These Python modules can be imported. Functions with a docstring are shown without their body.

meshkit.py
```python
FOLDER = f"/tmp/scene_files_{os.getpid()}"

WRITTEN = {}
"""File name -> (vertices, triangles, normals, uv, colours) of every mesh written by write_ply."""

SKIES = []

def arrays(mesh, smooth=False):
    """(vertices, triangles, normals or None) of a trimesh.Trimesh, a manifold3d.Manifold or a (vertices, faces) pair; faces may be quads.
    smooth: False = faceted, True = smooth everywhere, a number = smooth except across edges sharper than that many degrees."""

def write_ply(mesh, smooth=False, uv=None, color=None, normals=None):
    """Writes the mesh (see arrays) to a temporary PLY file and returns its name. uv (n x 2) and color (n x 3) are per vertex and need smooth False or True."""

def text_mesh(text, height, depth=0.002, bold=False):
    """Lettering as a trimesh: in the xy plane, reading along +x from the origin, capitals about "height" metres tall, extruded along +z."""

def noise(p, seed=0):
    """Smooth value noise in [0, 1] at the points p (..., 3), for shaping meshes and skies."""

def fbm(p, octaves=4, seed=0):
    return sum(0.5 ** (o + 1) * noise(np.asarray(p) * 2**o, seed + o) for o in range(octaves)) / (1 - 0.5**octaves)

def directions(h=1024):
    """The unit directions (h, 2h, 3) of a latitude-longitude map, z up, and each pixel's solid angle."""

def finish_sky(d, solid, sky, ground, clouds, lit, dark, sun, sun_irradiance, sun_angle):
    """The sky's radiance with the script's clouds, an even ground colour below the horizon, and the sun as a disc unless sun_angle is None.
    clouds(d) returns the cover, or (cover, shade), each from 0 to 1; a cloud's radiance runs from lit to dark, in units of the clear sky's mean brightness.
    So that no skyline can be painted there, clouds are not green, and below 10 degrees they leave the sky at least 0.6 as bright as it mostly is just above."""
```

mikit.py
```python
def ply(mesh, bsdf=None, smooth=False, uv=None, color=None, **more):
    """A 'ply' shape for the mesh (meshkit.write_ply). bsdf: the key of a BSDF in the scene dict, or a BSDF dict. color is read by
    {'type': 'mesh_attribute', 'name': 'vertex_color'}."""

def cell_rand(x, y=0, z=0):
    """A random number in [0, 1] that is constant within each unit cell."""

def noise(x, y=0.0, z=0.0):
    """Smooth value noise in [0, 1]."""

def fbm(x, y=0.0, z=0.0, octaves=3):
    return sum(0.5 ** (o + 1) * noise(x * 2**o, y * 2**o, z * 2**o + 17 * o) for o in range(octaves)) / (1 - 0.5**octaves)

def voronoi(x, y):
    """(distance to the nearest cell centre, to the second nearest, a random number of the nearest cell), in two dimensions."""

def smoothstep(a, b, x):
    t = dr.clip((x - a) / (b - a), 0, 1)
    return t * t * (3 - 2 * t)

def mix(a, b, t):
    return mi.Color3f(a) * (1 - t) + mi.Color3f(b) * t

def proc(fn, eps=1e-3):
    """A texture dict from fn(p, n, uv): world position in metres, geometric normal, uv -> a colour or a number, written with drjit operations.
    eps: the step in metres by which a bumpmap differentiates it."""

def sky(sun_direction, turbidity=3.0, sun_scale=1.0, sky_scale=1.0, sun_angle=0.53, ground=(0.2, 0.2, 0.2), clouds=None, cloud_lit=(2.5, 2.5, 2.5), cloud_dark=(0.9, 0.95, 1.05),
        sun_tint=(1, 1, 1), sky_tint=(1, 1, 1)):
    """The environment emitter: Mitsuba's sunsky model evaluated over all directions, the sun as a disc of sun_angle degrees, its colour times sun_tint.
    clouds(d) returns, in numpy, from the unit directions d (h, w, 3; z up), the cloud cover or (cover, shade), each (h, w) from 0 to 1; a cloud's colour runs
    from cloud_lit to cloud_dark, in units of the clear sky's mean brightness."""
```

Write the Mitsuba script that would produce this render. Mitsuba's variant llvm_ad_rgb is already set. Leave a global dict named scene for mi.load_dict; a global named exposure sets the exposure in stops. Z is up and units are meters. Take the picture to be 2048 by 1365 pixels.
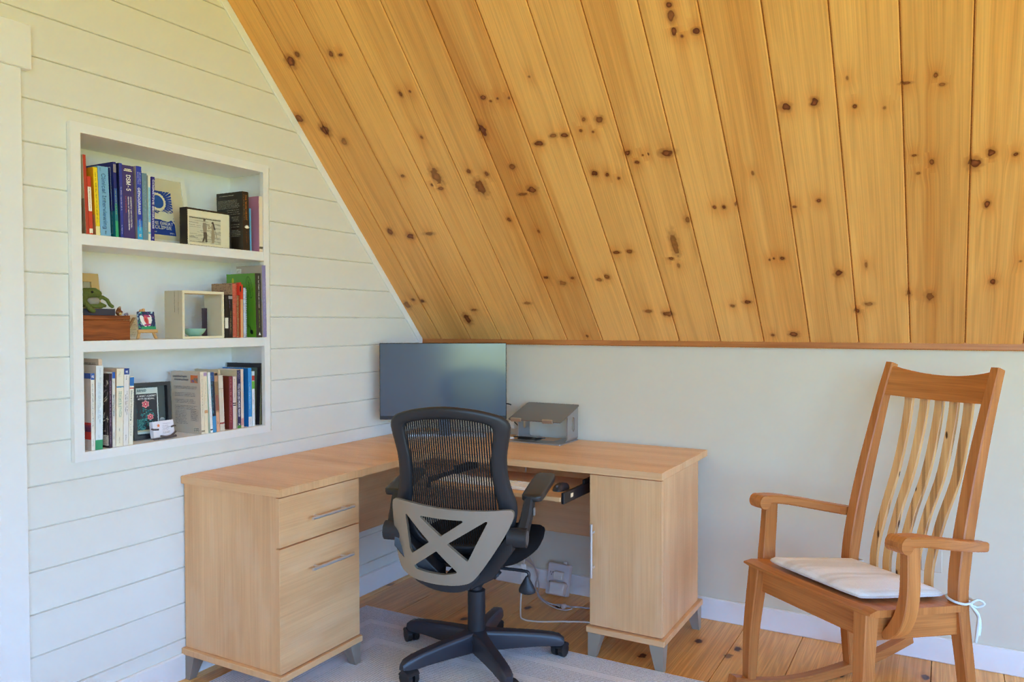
"""Attic home office: knotty pine slope, shiplap wall with a built-in bookcase, L-shaped desk, mesh chair and rocking chair."""
import math, random
import numpy as np
import trimesh
import manifold3d as m3
import drjit as dr
import mitsuba as mi
import mikit, meshkit
from shapely.geometry import Polygon, box as sbox, Point, LineString
from shapely import affinity
from shapely.ops import unary_union
from mikit import proc, fbm, noise, smoothstep, mix, cell_rand

T = mi.ScalarTransform4f
random.seed(7)
RNG = np.random.default_rng(7)
scene, labels = {}, {}

# ------------------------------------------------------------------ camera, sky, exposure
CAM = np.array([2.497, -3.4558, 1.3312])
YAW, PITCH, ROLL, FOC = 29.365, -1.3066, -0.1147, 1553.25
_y, _p, _r = map(math.radians, (YAW, PITCH, ROLL))
FW = np.array([-math.sin(_y) * math.cos(_p), math.cos(_y) * math.cos(_p), math.sin(_p)])
_R = np.cross(FW, [0, 0, 1.0]); _R /= np.linalg.norm(_R)
_U = np.cross(_R, FW)
_R, _U = _R * math.cos(_r) + _U * math.sin(_r), _U * math.cos(_r) - _R * math.sin(_r)
scene['camera'] = {'type': 'perspective', 'fov': math.degrees(2 * math.atan(1024 / FOC)), 'fov_axis': 'x', 'near_clip': 0.05, 'far_clip': 200.0,
                   'to_world': T().look_at(origin=CAM.tolist(), target=(CAM + FW).tolist(), up=_U.tolist())}
exposure = 4.98
# daylight only: blue sky above, a sunlit lawn and trees below the horizon
scene['sky'] = mikit.sky((-0.25, 0.5, 0.83), turbidity=3.0, sun_scale=0.2, sky_scale=1.0, ground=(0.90, 0.80, 0.155), sky_tint=(0.58, 0.85, 1.70), sun_tint=(0.88, 0.86, 1.0))


# ------------------------------------------------------------------ helpers
def srgb(*c):
    c = np.array(c, float) / 255.0
    return np.where(c <= 0.04045, c / 12.92, ((c + 0.055) / 1.055) ** 2.4)


def lin(c):
    return [float(x) for x in srgb(*c)]


def principled(c, rough=0.5, **kw):
    base = c if isinstance(c, dict) else {'type': 'rgb', 'value': lin(c)}
    return {'type': 'twosided', 'bsdf': {'type': 'principled', 'base_color': base, 'roughness': rough, **kw}}


def bumped(inner, fn, scale, eps=1e-3):
    return {'type': 'twosided', 'bsdf': {'type': 'bumpmap', 'arbitrary': proc(fn, eps), 'scale': scale, 'bsdf': inner['bsdf']}}


def key_for(name):
    if name not in scene and name not in labels and not any(k.startswith(name + '__') for k in scene):
        return name
    i = 1
    while True:
        k = f'{name}_{i:03d}'
        if k not in scene and k not in labels and not any(q.startswith(k + '__') for q in scene):
            return k
        i += 1


def thing(name, label, cat, group=None):
    k = key_for(name)
    labels[k] = {'label': label, 'category': cat}
    if group:
        labels[k]['group'] = group
    return k


def structure(name, label):
    labels[name] = {'label': label, 'kind': 'structure'}
    return name


_fresh = {}


def add(parent, name, mesh, bsdf, smooth=False, col=None, grain=None, off=None, label=None, kind=None, mat=None):
    """One entry of the scene: a part of parent (parent + '__' + name), or the thing itself when name is None."""
    base = parent if name is None else parent + '__' + name
    k = base
    if k in scene:
        i = _fresh.get(base, 0) + 1
        while f'{base}_{i:03d}' in scene:
            i += 1
        _fresh[base] = i
        k = f'{base}_{i:03d}'
    if hasattr(mesh, 'to_mesh'):
        q = mesh.to_mesh()
        mesh = trimesh.Trimesh(np.array(q.vert_properties[:, :3]), np.array(q.tri_verts), process=False)
    if mat is not None:
        mesh = mesh.copy(); mesh.apply_transform(mat)
    if smooth not in (False, True):
        mesh = trimesh.graph.smooth_shade(trimesh.Trimesh(mesh.vertices, mesh.faces), angle=math.radians(smooth), facet_minarea=None)
        smooth = True
    kw = {}
    if grain is not None:   # uv in metres: u along the grain, v across it
        mesh = trimesh.Trimesh(mesh.vertices[mesh.faces].reshape(-1, 3), np.arange(len(mesh.faces) * 3).reshape(-1, 3), process=False)
        ax = {'x': 0, 'y': 1, 'z': 2}[grain] if isinstance(grain, str) else None
        g = np.eye(3)[ax] if ax is not None else np.asarray(grain, float) / np.linalg.norm(grain)
        fn = np.repeat(np.asarray(mesh.face_normals), 3, axis=0)
        side = np.cross(fn, g)
        ln = np.linalg.norm(side, axis=1)
        alt = np.cross(g, [0.31, 0.62, 0.71]); alt /= np.linalg.norm(alt)
        # quantised side so that neighbouring faces of a bent part share their pattern
        a1 = np.cross(g, [0, 0, 1.0]) if abs(g[2]) < 0.9 else np.array([1.0, 0, 0])
        a1 /= np.linalg.norm(a1); a2 = np.cross(g, a1)
        c1, c2 = np.abs(side @ a1), np.abs(side @ a2)
        v = np.where((c1 >= c2), mesh.vertices @ a1, mesh.vertices @ a2 + 0.37)
        v = np.where(ln < 0.3, mesh.vertices @ a1 + 0.11, v)
        o = off if off is not None else (random.random() * 40, random.random() * 40)
        kw['uv'] = np.stack([mesh.vertices @ g + o[0], v + o[1]], 1)
        if smooth is True:
            smooth = False
    if col is not None:
        kw['color'] = np.tile(srgb(*col), (len(mesh.vertices), 1)) if np.ndim(col) == 1 else np.asarray(col)
    scene[k] = mikit.ply(mesh, bsdf, smooth=smooth, **kw)
    if label or kind:
        labels[k] = {}
        if label:
            labels[k]['label'] = label
        if kind:
            labels[k]['kind'] = kind
    return k


def cbox(x0, x1, y0, y1, z0, z1, c=0.0):
    """A box with chamfered edges."""
    if c <= 0:
        return trimesh.creation.box(bounds=[[x0, y0, z0], [x1, y1, z1]])
    c = min(c, (x1 - x0) * 0.45, (y1 - y0) * 0.45, (z1 - z0) * 0.45)
    P = []
    for sx in (0, 1):
        for sy in (0, 1):
            for sz in (0, 1):
                X, Y, Z = (x0, x1)[sx], (y0, y1)[sy], (z0, z1)[sz]
                dx, dy, dz = c * (1 - 2 * sx), c * (1 - 2 * sy), c * (1 - 2 * sz)
                P += [[X, Y + dy, Z + dz], [X + dx, Y, Z + dz], [X + dx, Y + dy, Z]]
    return hull(P)


def hull(P):
    h = trimesh.convex.convex_hull(np.asarray(P, float))
    return trimesh.Trimesh(h.vertices, h.faces, process=False)


def rbox(cx, cy, cz, sx, sy, sz, r, seg=12):
    """A rounded box."""
    S = m3.Manifold.sphere(r, seg)
    q = []
    for i in (-1, 1):
        for j in (-1, 1):
            for k in (-1, 1):
                q.append(S.translate([cx + i * (sx / 2 - r), cy + j * (sy / 2 - r), cz + k * (sz / 2 - r)]))
    return tm(m3.Manifold.batch_hull(q))


def tm(m):
    q = m.to_mesh()
    return trimesh.Trimesh(np.array(q.vert_properties[:, :3], float), np.array(q.tri_verts), process=False)


def mf(mesh):
    t = trimesh.Trimesh(mesh.vertices, mesh.faces, process=True)
    return m3.Manifold(m3.Mesh(np.asarray(t.vertices, np.float32), np.asarray(t.faces, np.uint32)))


def join(*ms):
    return trimesh.util.concatenate([trimesh.Trimesh(m.vertices, m.faces, process=False) for m in ms])


def loft(rings, caps=True):
    """Skin between closed rings (n, m, 3)."""
    R = np.asarray(rings, float)
    n, m = R.shape[:2]
    f = []
    for i in range(n - 1):
        for j in range(m):
            a, b = i * m + j, i * m + (j + 1) % m
            f += [[a, b, b + m], [a, b + m, a + m]]
    V = R.reshape(-1, 3)
    if caps:
        c0, c1 = len(V), len(V) + 1
        V = np.vstack([V, R[0].mean(0), R[-1].mean(0)])
        for j in range(m):
            f.append([c0, (j + 1) % m, j])
            f.append([c1, (n - 1) * m + j, (n - 1) * m + (j + 1) % m])
    t = trimesh.Trimesh(V, f, process=False)
    if t.volume < 0:
        t.invert()
    return t


def rect_ring(c, s, n, hs, hn, ch=0.0):
    """A chamfered rectangle round c in the directions s and n."""
    c, s, n = (np.asarray(v, float) for v in (c, s, n))
    if ch <= 0:
        q = [(-1, -1), (1, -1), (1, 1), (-1, 1)]
        return [c + a * hs * s + b * hn * n for a, b in q]
    q = [(-hs + ch, -hn), (hs - ch, -hn), (hs, -hn + ch), (hs, hn - ch), (hs - ch, hn), (-hs + ch, hn), (-hs, hn - ch), (-hs, -hn + ch)]
    return [c + a * s + b * n for a, b in q]


def spline(P, n):
    """Catmull-Rom through the points."""
    P = np.asarray(P, float)
    Q = np.vstack([2 * P[0] - P[1], P, 2 * P[-1] - P[-2]])
    out = []
    seg = len(P) - 1
    for t in np.linspace(0, seg, n):
        i = min(int(t), seg - 1); u = t - i
        p0, p1, p2, p3 = Q[i:i + 4]
        out.append(0.5 * (2 * p1 + (p2 - p0) * u + (2 * p0 - 5 * p1 + 4 * p2 - p3) * u * u + (3 * p1 - p0 - 3 * p2 + p3) * u ** 3))
    return np.array(out)


def tube(P, r, sides=8, n=None):
    P = np.asarray(P, float)
    if n:
        P = spline(P, n)
    t = np.gradient(P, axis=0); t /= np.linalg.norm(t, axis=1, keepdims=True)
    a = np.cross(t[0], [0, 0, 1.0] if abs(t[0][2]) < 0.9 else [1.0, 0, 0]); a /= np.linalg.norm(a)
    rings = []
    rr = np.broadcast_to(r, (len(P),))
    for i in range(len(P)):
        a = a - t[i] * (a @ t[i]); a /= np.linalg.norm(a)
        b = np.cross(t[i], a)
        th = np.arange(sides) * 2 * np.pi / sides
        rings.append(P[i] + rr[i] * (np.cos(th)[:, None] * a + np.sin(th)[:, None] * b))
    return loft(rings)


def cyl(p0, p1, r, n=20, r1=None):
    return loft([c for c in _cyl(p0, p1, r, r if r1 is None else r1, n)])


def _cyl(p0, p1, r0, r1, n):
    p0, p1 = np.asarray(p0, float), np.asarray(p1, float)
    t = (p1 - p0) / np.linalg.norm(p1 - p0)
    a = np.cross(t, [0, 0, 1.0] if abs(t[2]) < 0.9 else [1.0, 0, 0]); a /= np.linalg.norm(a)
    b = np.cross(t, a); th = np.arange(n) * 2 * np.pi / n
    u = np.cos(th)[:, None] * a + np.sin(th)[:, None] * b
    return p0 + r0 * u, p1 + r1 * u


def lathe(profile, n=28, center=(0, 0, 0)):
    """profile: (r, z) pairs from bottom to top."""
    th = np.arange(n) * 2 * np.pi / n
    return loft([np.stack([center[0] + r * np.cos(th), center[1] + r * np.sin(th), np.full(n, center[2] + z)], 1) for r, z in profile])


def prism(poly, h0, h1):
    """shapely polygon extruded from h0 to h1 along z."""
    m = trimesh.creation.extrude_polygon(poly, h1 - h0, engine='earcut')
    m.apply_translation([0, 0, h0])
    return m


def yz_prism(poly, x0, x1):
    """polygon in (y, z) extruded along x."""
    m = prism(poly, x0, x1)
    v = m.vertices
    return trimesh.Trimesh(np.stack([v[:, 2], v[:, 0], v[:, 1]], 1), m.faces, process=False)


def xz_prism(poly, y0, y1):
    """polygon in (x, z) extruded along y."""
    m = prism(poly, y0, y1)
    v = m.vertices
    return trimesh.Trimesh(np.stack([v[:, 0], v[:, 2], v[:, 1]], 1), m.faces[:, ::-1], process=False)


def frame_mat(o, x, y, z):
    M = np.eye(4); M[:3, 0], M[:3, 1], M[:3, 2], M[:3, 3] = x, y, z, o
    return M


def text(s, h, depth=0.0004, bold=False, width=None):
    m = meshkit.text_mesh(s, h, depth, bold)
    if width is not None:
        w = m.bounds[1][0] - m.bounds[0][0]
        m.apply_scale([width / w, 1, 1])
    return m
# ------------------------------------------------------------------ materials
VC = {'type': 'mesh_attribute', 'name': 'vertex_color'}
scene['paint_matte'] = principled(VC, 0.7, specular=0.25)
scene['paint_satin'] = principled(VC, 0.35, specular=0.5)
scene['metal_satin'] = principled(VC, 0.34, metallic=0.65)
scene['wall_paint'] = principled((226, 223, 214), 0.75, specular=0.2)
scene['trim_paint'] = principled((232, 230, 226), 0.45, specular=0.4)
scene['drywall'] = principled((216, 206, 184), 0.8, specular=0.15)

KNOTS = np.array([(.149,1.622,.0232,.025,1),(.199,1.644,.0129,.0119,.7),(.362,1.617,.0112,.0136,.8),(.404,1.604,.0124,.0062,.9),(.027,1.379,.0238,.0207,.8),(.131,1.306,.0243,.028,1),(.198,1.24,.0174,.0179,.4),(.593,1.404,.0088,.0124,.7),(.639,1.407,.0044,.0052,.8),(.594,1.208,.0076,.0091,.7),(.408,1.037,.0113,.0076,.6),(.577,1.015,.0252,.0496,.5),(.569,.956,.0161,.0103,.6),(.536,.977,.0072,.0064,.6),(.744,1.024,.0128,.0097,.7),(.821,1.0,.0107,.0121,.7),(.768,.942,.0252,.0436,.7),(.946,1.333,.0134,.0093,.9),(.97,1.313,.0046,.0041,.8),(1.003,1.319,.0045,.0041,.8),(1.051,1.313,.0056,.0051,.9),(.886,1.197,.0171,.0327,1),(.951,1.02,.0147,.0141,.6),(.836,.765,.0096,.0107,.9),(.954,.693,.0062,.0108,.6),(1.104,1.11,.0217,.0113,.9),(1.175,1.134,.0159,.0088,.5),(1.22,1.131,.0207,.009,.9),(.997,.905,.0239,.0185,.9),(.948,.887,.0235,.0078,.6),(1.318,1.185,.0094,.0103,.6),(1.376,1.174,.0161,.0144,.7),(1.291,1.14,.0053,.0053,.8),(1.337,1.128,.0042,.0042,.8),(1.291,.95,.0131,.0127,1),(1.34,.939,.0077,.0092,1),(1.382,.919,.0064,.0069,.8),(.182,.748,.0163,.0206,.8),(.281,.715,.0222,.0177,1),(.392,.722,.0283,.0089,.5),(.09,.316,.0122,.0088,.9),(.146,.306,.0138,.0105,.9),(.035,.281,.0211,.0251,.5),(.362,.178,.0211,.0358,1),(.427,.24,.0184,.0087,.6),(.9,.434,.0131,.0076,.9),(1.029,.426,.0103,.0089,.9),(.969,.398,.0197,.0152,.4),(1.154,.411,.0147,.0088,.5),(1.195,.427,.0146,.0116,.7),(1.271,.558,.0183,.0082,.9),(.989,.062,.0057,.0069,.8),(1.161,1.381,.0042,.0039,.5),(.747,.28,.0208,.0082,.4),(1.717,1.532,.0099,.0099,1),(1.716,1.498,.0123,.0214,.7),(1.715,1.445,.0088,.0136,.9),(1.737,1.425,.0051,.0052,.9),(1.785,1.433,.0131,.0095,1),(1.444,1.024,.0142,.0111,1),(1.471,.98,.0091,.0068,1),(1.501,1.007,.0031,.0033,.9),(1.521,1.009,.004,.0044,.9),(1.593,1.005,.0269,.0154,.9),(1.334,.559,.0138,.011,.7),(1.606,.701,.0106,.0148,.5),(1.531,.584,.0165,.0656,.5),(1.501,.512,.0111,.0109,.7),(1.524,.476,.0052,.0138,.4),(1.334,.22,.0182,.0094,.5),(1.419,.202,.0237,.0141,.8),(1.721,.75,.0069,.0071,.8),(1.757,.747,.0088,.0095,.9),(1.802,.757,.004,.0093,.6),(2.023,1.126,.0162,.0152,1),(2.112,1.128,.0126,.0167,1),(2.09,.744,.0069,.01,1),(2.007,.726,.0062,.0046,.9),(1.888,.484,.003,.0052,.9),(1.904,.49,.0039,.0052,.9),(1.935,.489,.0086,.0077,1),(1.77,.266,.0147,.0087,1),(1.707,.246,.0108,.0088,.5),(2.13,.406,.0146,.0167,1),(1.935,.082,.0207,.0137,.9),(1.848,.074,.0086,.0093,.7),(2.229,1.096,.0053,.0064,1),(2.314,1.078,.0044,.0055,.4),(2.214,1.197,.003,.007,.4),(2.183,.212,.0112,.0125,1),(2.225,.246,.0183,.0109,.4),(2.227,.441,.0045,.0187,.5),(2.376,1.152,.0176,.0045,.8),(2.455,1.163,.0061,.0093,.8),(2.473,1.132,.0095,.0054,.5),(2.394,.894,.0082,.0041,.8),(2.443,.864,.0081,.0119,.8),(2.404,.824,.006,.0051,.5),(2.365,.298,.0078,.0156,.8),(2.433,.281,.0152,.0232,.6),(2.561,.844,.0199,.0215,1),(2.607,.877,.0111,.0152,1),(2.671,.862,.0075,.0076,1),(2.602,.681,.0088,.0136,1),(2.63,.346,.0102,.0133,1),(2.707,.434,.0045,.0046,.5),(1.882,.885,.0038,.0087,.5)])
_CELL = 0.02
_NX, _NS = 275, 150
_grid = np.zeros((_NX, _NS, 5))
_grid[..., 0] = -9
_best = np.full((_NX, _NS), 9.0)
_extra = []
for _b in range(14, 30):                       # boards beyond the picture's edge and above it get knots of their own
    for _k in range(9):
        _extra.append((0.13 + 0.1862 * (_b + random.uniform(0.2, 0.8)), random.uniform(0.2, 2.9), random.uniform(0.006, 0.014), random.uniform(0.006, 0.016), random.uniform(0.5, 1)))
KNOTS[:, 2:4] *= 0.80
for _c in [*KNOTS, *_extra]:
    for _i in range(max(0, int(_c[0] / _CELL) - 7), min(_NX, int(_c[0] / _CELL) + 8)):
        for _j in range(max(0, int(_c[1] / _CELL) - 7), min(_NS, int(_c[1] / _CELL) + 8)):
            _d = math.hypot((_i + 0.5) * _CELL - _c[0], (_j + 0.5) * _CELL - _c[1]) - 1.1 * max(_c[2], _c[3])
            if _d < _best[_i, _j]:
                _best[_i, _j] = _d
                _grid[_i, _j] = _c
KT = [mi.Float(np.ascontiguousarray(_grid[..., _i].ravel(), dtype=np.float32)) for _i in range(5)]
dr.eval(*KT)
SL = 1.0522                                   # rise of the slope
SLL = math.hypot(1.0, SL)


def pine(x, s, board, base_lo, base_hi):
    """Board wood: x across, s along; board: the board's number."""
    r1, r2 = cell_rand(board, 3.0), cell_rand(board, 11.0)
    ci = dr.clip(mi.Int32(dr.floor(x / _CELL)), 0, _NX - 1)
    cj = dr.clip(mi.Int32(dr.floor(s / _CELL)), 0, _NS - 1)
    idx = mi.UInt32(ci * _NS + cj)
    kx, ks, ka, kb, kd = (dr.gather(mi.Float, t, idx) for t in KT)
    kd = 0.35 + 0.65 * kd
    dx, ds = x - kx, s - ks
    wob = 0.6 * (noise(x * 90, s * 90, 5.0) - 0.5)
    d = dr.sqrt(dr.square(dx / (ka + 0.001)) + dr.square(ds / (kb + 0.001))) + wob
    near = dr.exp(-(dr.square(dx / 0.026) + dr.square(ds / 0.042)))
    near = dr.select(kx < -1, 0.0, near)
    xx = x + 0.018 * near * dx / (dr.abs(dx) + 0.012) + 0.012 * (fbm(x * 3 + r1 * 50, s * 1.2, r2 * 9) - 0.5)
    ring = fbm(xx * 26 + r1 * 91, s * 0.5 + r2 * 37, 1.0, 2)
    fine = noise(xx * 420 + r2 * 70, s * 5.0, 2.0)
    mid = noise(xx * 110, s * 1.6 + r1 * 20, 4.0)
    broad = fbm(x * 9 + r1 * 31, s * 0.9 + 7 * r2, 8.0)
    band = dr.abs(dr.sin(ring * 26.0))
    c = mix(base_hi, base_lo, dr.clip(0.16 + 0.34 * (r1 - 0.5) + 0.65 * (broad - 0.5) + 0.34 * band * mid, 0, 1))
    c = c * (0.90 + 0.16 * fine) * mi.Color3f(1.0, 0.985, 0.95)
    heart = smoothstep(0.54, 0.74, fbm(x * 13 + r2 * 17, s * 0.6 + 5.0 * r1, 3.0)) * 0.55
    c = mix(c, c * mi.Color3f(0.84, 0.66, 0.46), heart)
    c = mix(c, c * mi.Color3f(0.80, 0.56, 0.34), 0.75 * near * kd)
    halo = smoothstep(2.1, 1.0, d) * kd
    c = mix(c, mi.Color3f(0.40, 0.145, 0.030), 0.7 * halo)
    core = smoothstep(1.05, 0.8, d) * kd
    inner = mix(mi.Color3f(0.110, 0.018, 0.004), mi.Color3f(0.40, 0.11, 0.03), smoothstep(0.72, 0.3, d) * 0.75 * noise(x * 60, s * 60, 2.0))
    return mix(c, inner, 0.93 * core)


def ceiling_color(p, n, uv):
    s = -p.y * SLL
    return pine(p.x, s, dr.floor((p.x - 0.130) / 0.1862) + 40, mi.Color3f(0.53, 0.212, 0.046), mi.Color3f(0.89, 0.475, 0.145))


def grain_bump(p, n, uv):
    return noise(p.x * 500, p.y * 8 + p.z * 4, 1.0)


scene['ceiling_pine'] = principled(proc(ceiling_color), 0.42, specular=0.45)


def floor_color(p, n, uv):
    b = dr.floor((p.x - 0.05) / 0.24)
    r1, r2 = cell_rand(b, 5.0), cell_rand(b, 9.0)
    x, s = p.x, p.y
    ring = fbm(x * 22 + r1 * 91, s * 0.7 + r2 * 37, 1.0)
    fine = noise(x * 380, s * 6.0, 2.0)
    broad = fbm(x * 6 + r1 * 31, s * 1.1 + 7 * r2, 8.0)
    band = dr.abs(dr.sin(ring * 24.0))
    c = mix(mi.Color3f(0.92, 0.51, 0.165), mi.Color3f(0.64, 0.28, 0.066), dr.clip(0.15 + 0.6 * (r1 - 0.5) + 0.8 * (broad - 0.5) + 0.45 * band, 0, 1))
    c = c * (0.88 + 0.2 * fine)
    f, g, w = mikit.voronoi(x * 5.0 + 3.7, s * 3.2)
    kn = smoothstep(0.10, 0.05, f * (0.8 + 0.5 * noise(x * 90, s * 90, 1.0))) * smoothstep(0.45, 0.55, w)
    c = mix(c, c * mi.Color3f(0.75, 0.55, 0.35), smoothstep(0.22, 0.08, f) * 0.6 * smoothstep(0.45, 0.55, w))
    c = mix(c, mi.Color3f(0.07, 0.018, 0.008), kn)
    scuff = smoothstep(0.62, 0.8, fbm(x * 14, s * 14, 6.0)) * 0.12
    return mix(c, mi.Color3f(0.6, 0.45, 0.3), scuff)


scene['floor_pine'] = principled(proc(floor_color), 0.30, specular=0.38)


def desk_color(p, n, uv):
    u, v = uv.x, uv.y
    w = v + 0.010 * (fbm(u * 2.2, v * 6.0, 1.0) - 0.5)
    fine = noise(u * 9.0, w * 620, 2.0)
    mid = noise(u * 3.0, w * 150, 3.0)
    broad = fbm(u * 2.6, w * 13.0, 5.0, 3)
    flame = smoothstep(0.55, 0.72, fbm(u * 4.5 + 9.0, w * 22.0, 7.0))
    t = dr.clip(0.46 + 1.0 * (broad - 0.5) + 0.26 * (mid - 0.5) + 0.34 * (fine - 0.5), 0, 1)
    c = mix(mi.Color3f(0.63, 0.325, 0.142), mi.Color3f(0.81, 0.475, 0.232), t)
    return mix(c, mi.Color3f(0.75, 0.485, 0.285), 0.28 * flame)


scene['desk_laminate'] = principled(proc(desk_color), 0.38, specular=0.45)


def cherry_color(p, n, uv):
    u, v = uv.x, uv.y
    w = v + 0.012 * (fbm(u * 2.5, v * 8.0, 1.0) - 0.5)
    t = dr.clip(0.5 + 0.9 * (fbm(u * 3.0, w * 32.0, 5.0) - 0.5) + 0.35 * (noise(u * 8.0, w * 420, 2.0) - 0.5), 0, 1)
    return mix(mi.Color3f(0.33, 0.092, 0.018), mi.Color3f(0.60, 0.225, 0.058), t)


scene['cherry_wood'] = principled(proc(cherry_color), 0.36, specular=0.4)


def slat_color(p, n, uv):
    u, v = uv.x, uv.y
    w = v + 0.006 * (fbm(u * 3.0, v * 9.0, 1.0) - 0.5)
    t = dr.clip(0.5 + 1.0 * (fbm(u * 2.0, w * 60.0, 5.0) - 0.5) + 0.35 * (noise(u * 8.0, w * 420, 2.0) - 0.5), 0, 1)
    c = mix(mi.Color3f(0.58, 0.285, 0.095), mi.Color3f(0.86, 0.55, 0.23), t)
    streak = smoothstep(0.66, 0.74, fbm(u * 1.2 + 3.0, w * 90.0, 9.0, 2))
    c = mix(c, mi.Color3f(0.24, 0.09, 0.025), 0.6 * streak)
    f, g, q = mikit.voronoi(u * 6.0, v * 22.0)
    return mix(c, mi.Color3f(0.09, 0.030, 0.012), smoothstep(0.10, 0.05, f) * smoothstep(0.72, 0.74, q))


scene['slat_wood'] = principled(proc(slat_color), 0.32, specular=0.5)


def box_color(p, n, uv):
    w = p.z + 0.03 * (fbm(p.y * 9.0, p.z * 12.0, 1.0) - 0.5)
    t = dr.clip(0.5 + 1.3 * (fbm(p.y * 6.0, w * 70.0, 5.0) - 0.5) + 0.4 * (noise(p.y * 20, w * 600, 2.0) - 0.5), 0, 1)
    return mix(mi.Color3f(0.115, 0.022, 0.006), mi.Color3f(0.36, 0.095, 0.022), t)


scene['rosewood'] = principled(proc(box_color), 0.35)


def rug_parts(p):
    """Concentric ribs of the rug, mitred at the corner."""
    d = dr.minimum(p.x - 0.125, -0.640 - p.y)
    rib = dr.abs(dr.sin(d * math.pi / 0.0118))
    wide = smoothstep(0.0, 0.012, dr.abs(d - 0.145) - 0.010) * smoothstep(0.0, 0.012, dr.abs(d - 0.30) - 0.010)
    return d, 1 - (1 - rib) * wide


def rug_color(p, n, uv):
    d, rib = rug_parts(p)
    spk = noise(p.x * 420, p.y * 420, 1.0)
    c = mix(mi.Color3f(0.33, 0.30, 0.285), mi.Color3f(0.80, 0.765, 0.740), smoothstep(0.12, 0.55, rib))
    return c * (0.86 + 0.2 * spk) * (0.95 + 0.1 * fbm(p.x * 5, p.y * 5, 2.0))


def rug_bump(p, n, uv):
    d, rib = rug_parts(p)
    return smoothstep(0.0, 0.7, rib) + 0.35 * noise(p.x * 300, p.y * 300, 3.0)


scene['rug_wool'] = bumped(principled(proc(rug_color), 0.95, specular=0.05), rug_bump, 0.0028, 8e-4)


def cushion_color(p, n, uv):
    st = fbm(uv.x * 26.0, uv.y * 2.0, 2.0)
    wv = noise(uv.x * 500, uv.y * 500, 1.0)
    c = mix(mi.Color3f(0.66, 0.60, 0.53), mi.Color3f(0.82, 0.79, 0.76), smoothstep(0.25, 0.65, st))
    return c * (0.93 + 0.1 * wv)


scene['cushion_linen'] = principled(proc(cushion_color), 0.9, specular=0.1, sheen=0.3)


def pebbled(p, n, uv):
    return noise(p.x * 900, p.y * 900, p.z * 900)


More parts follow.
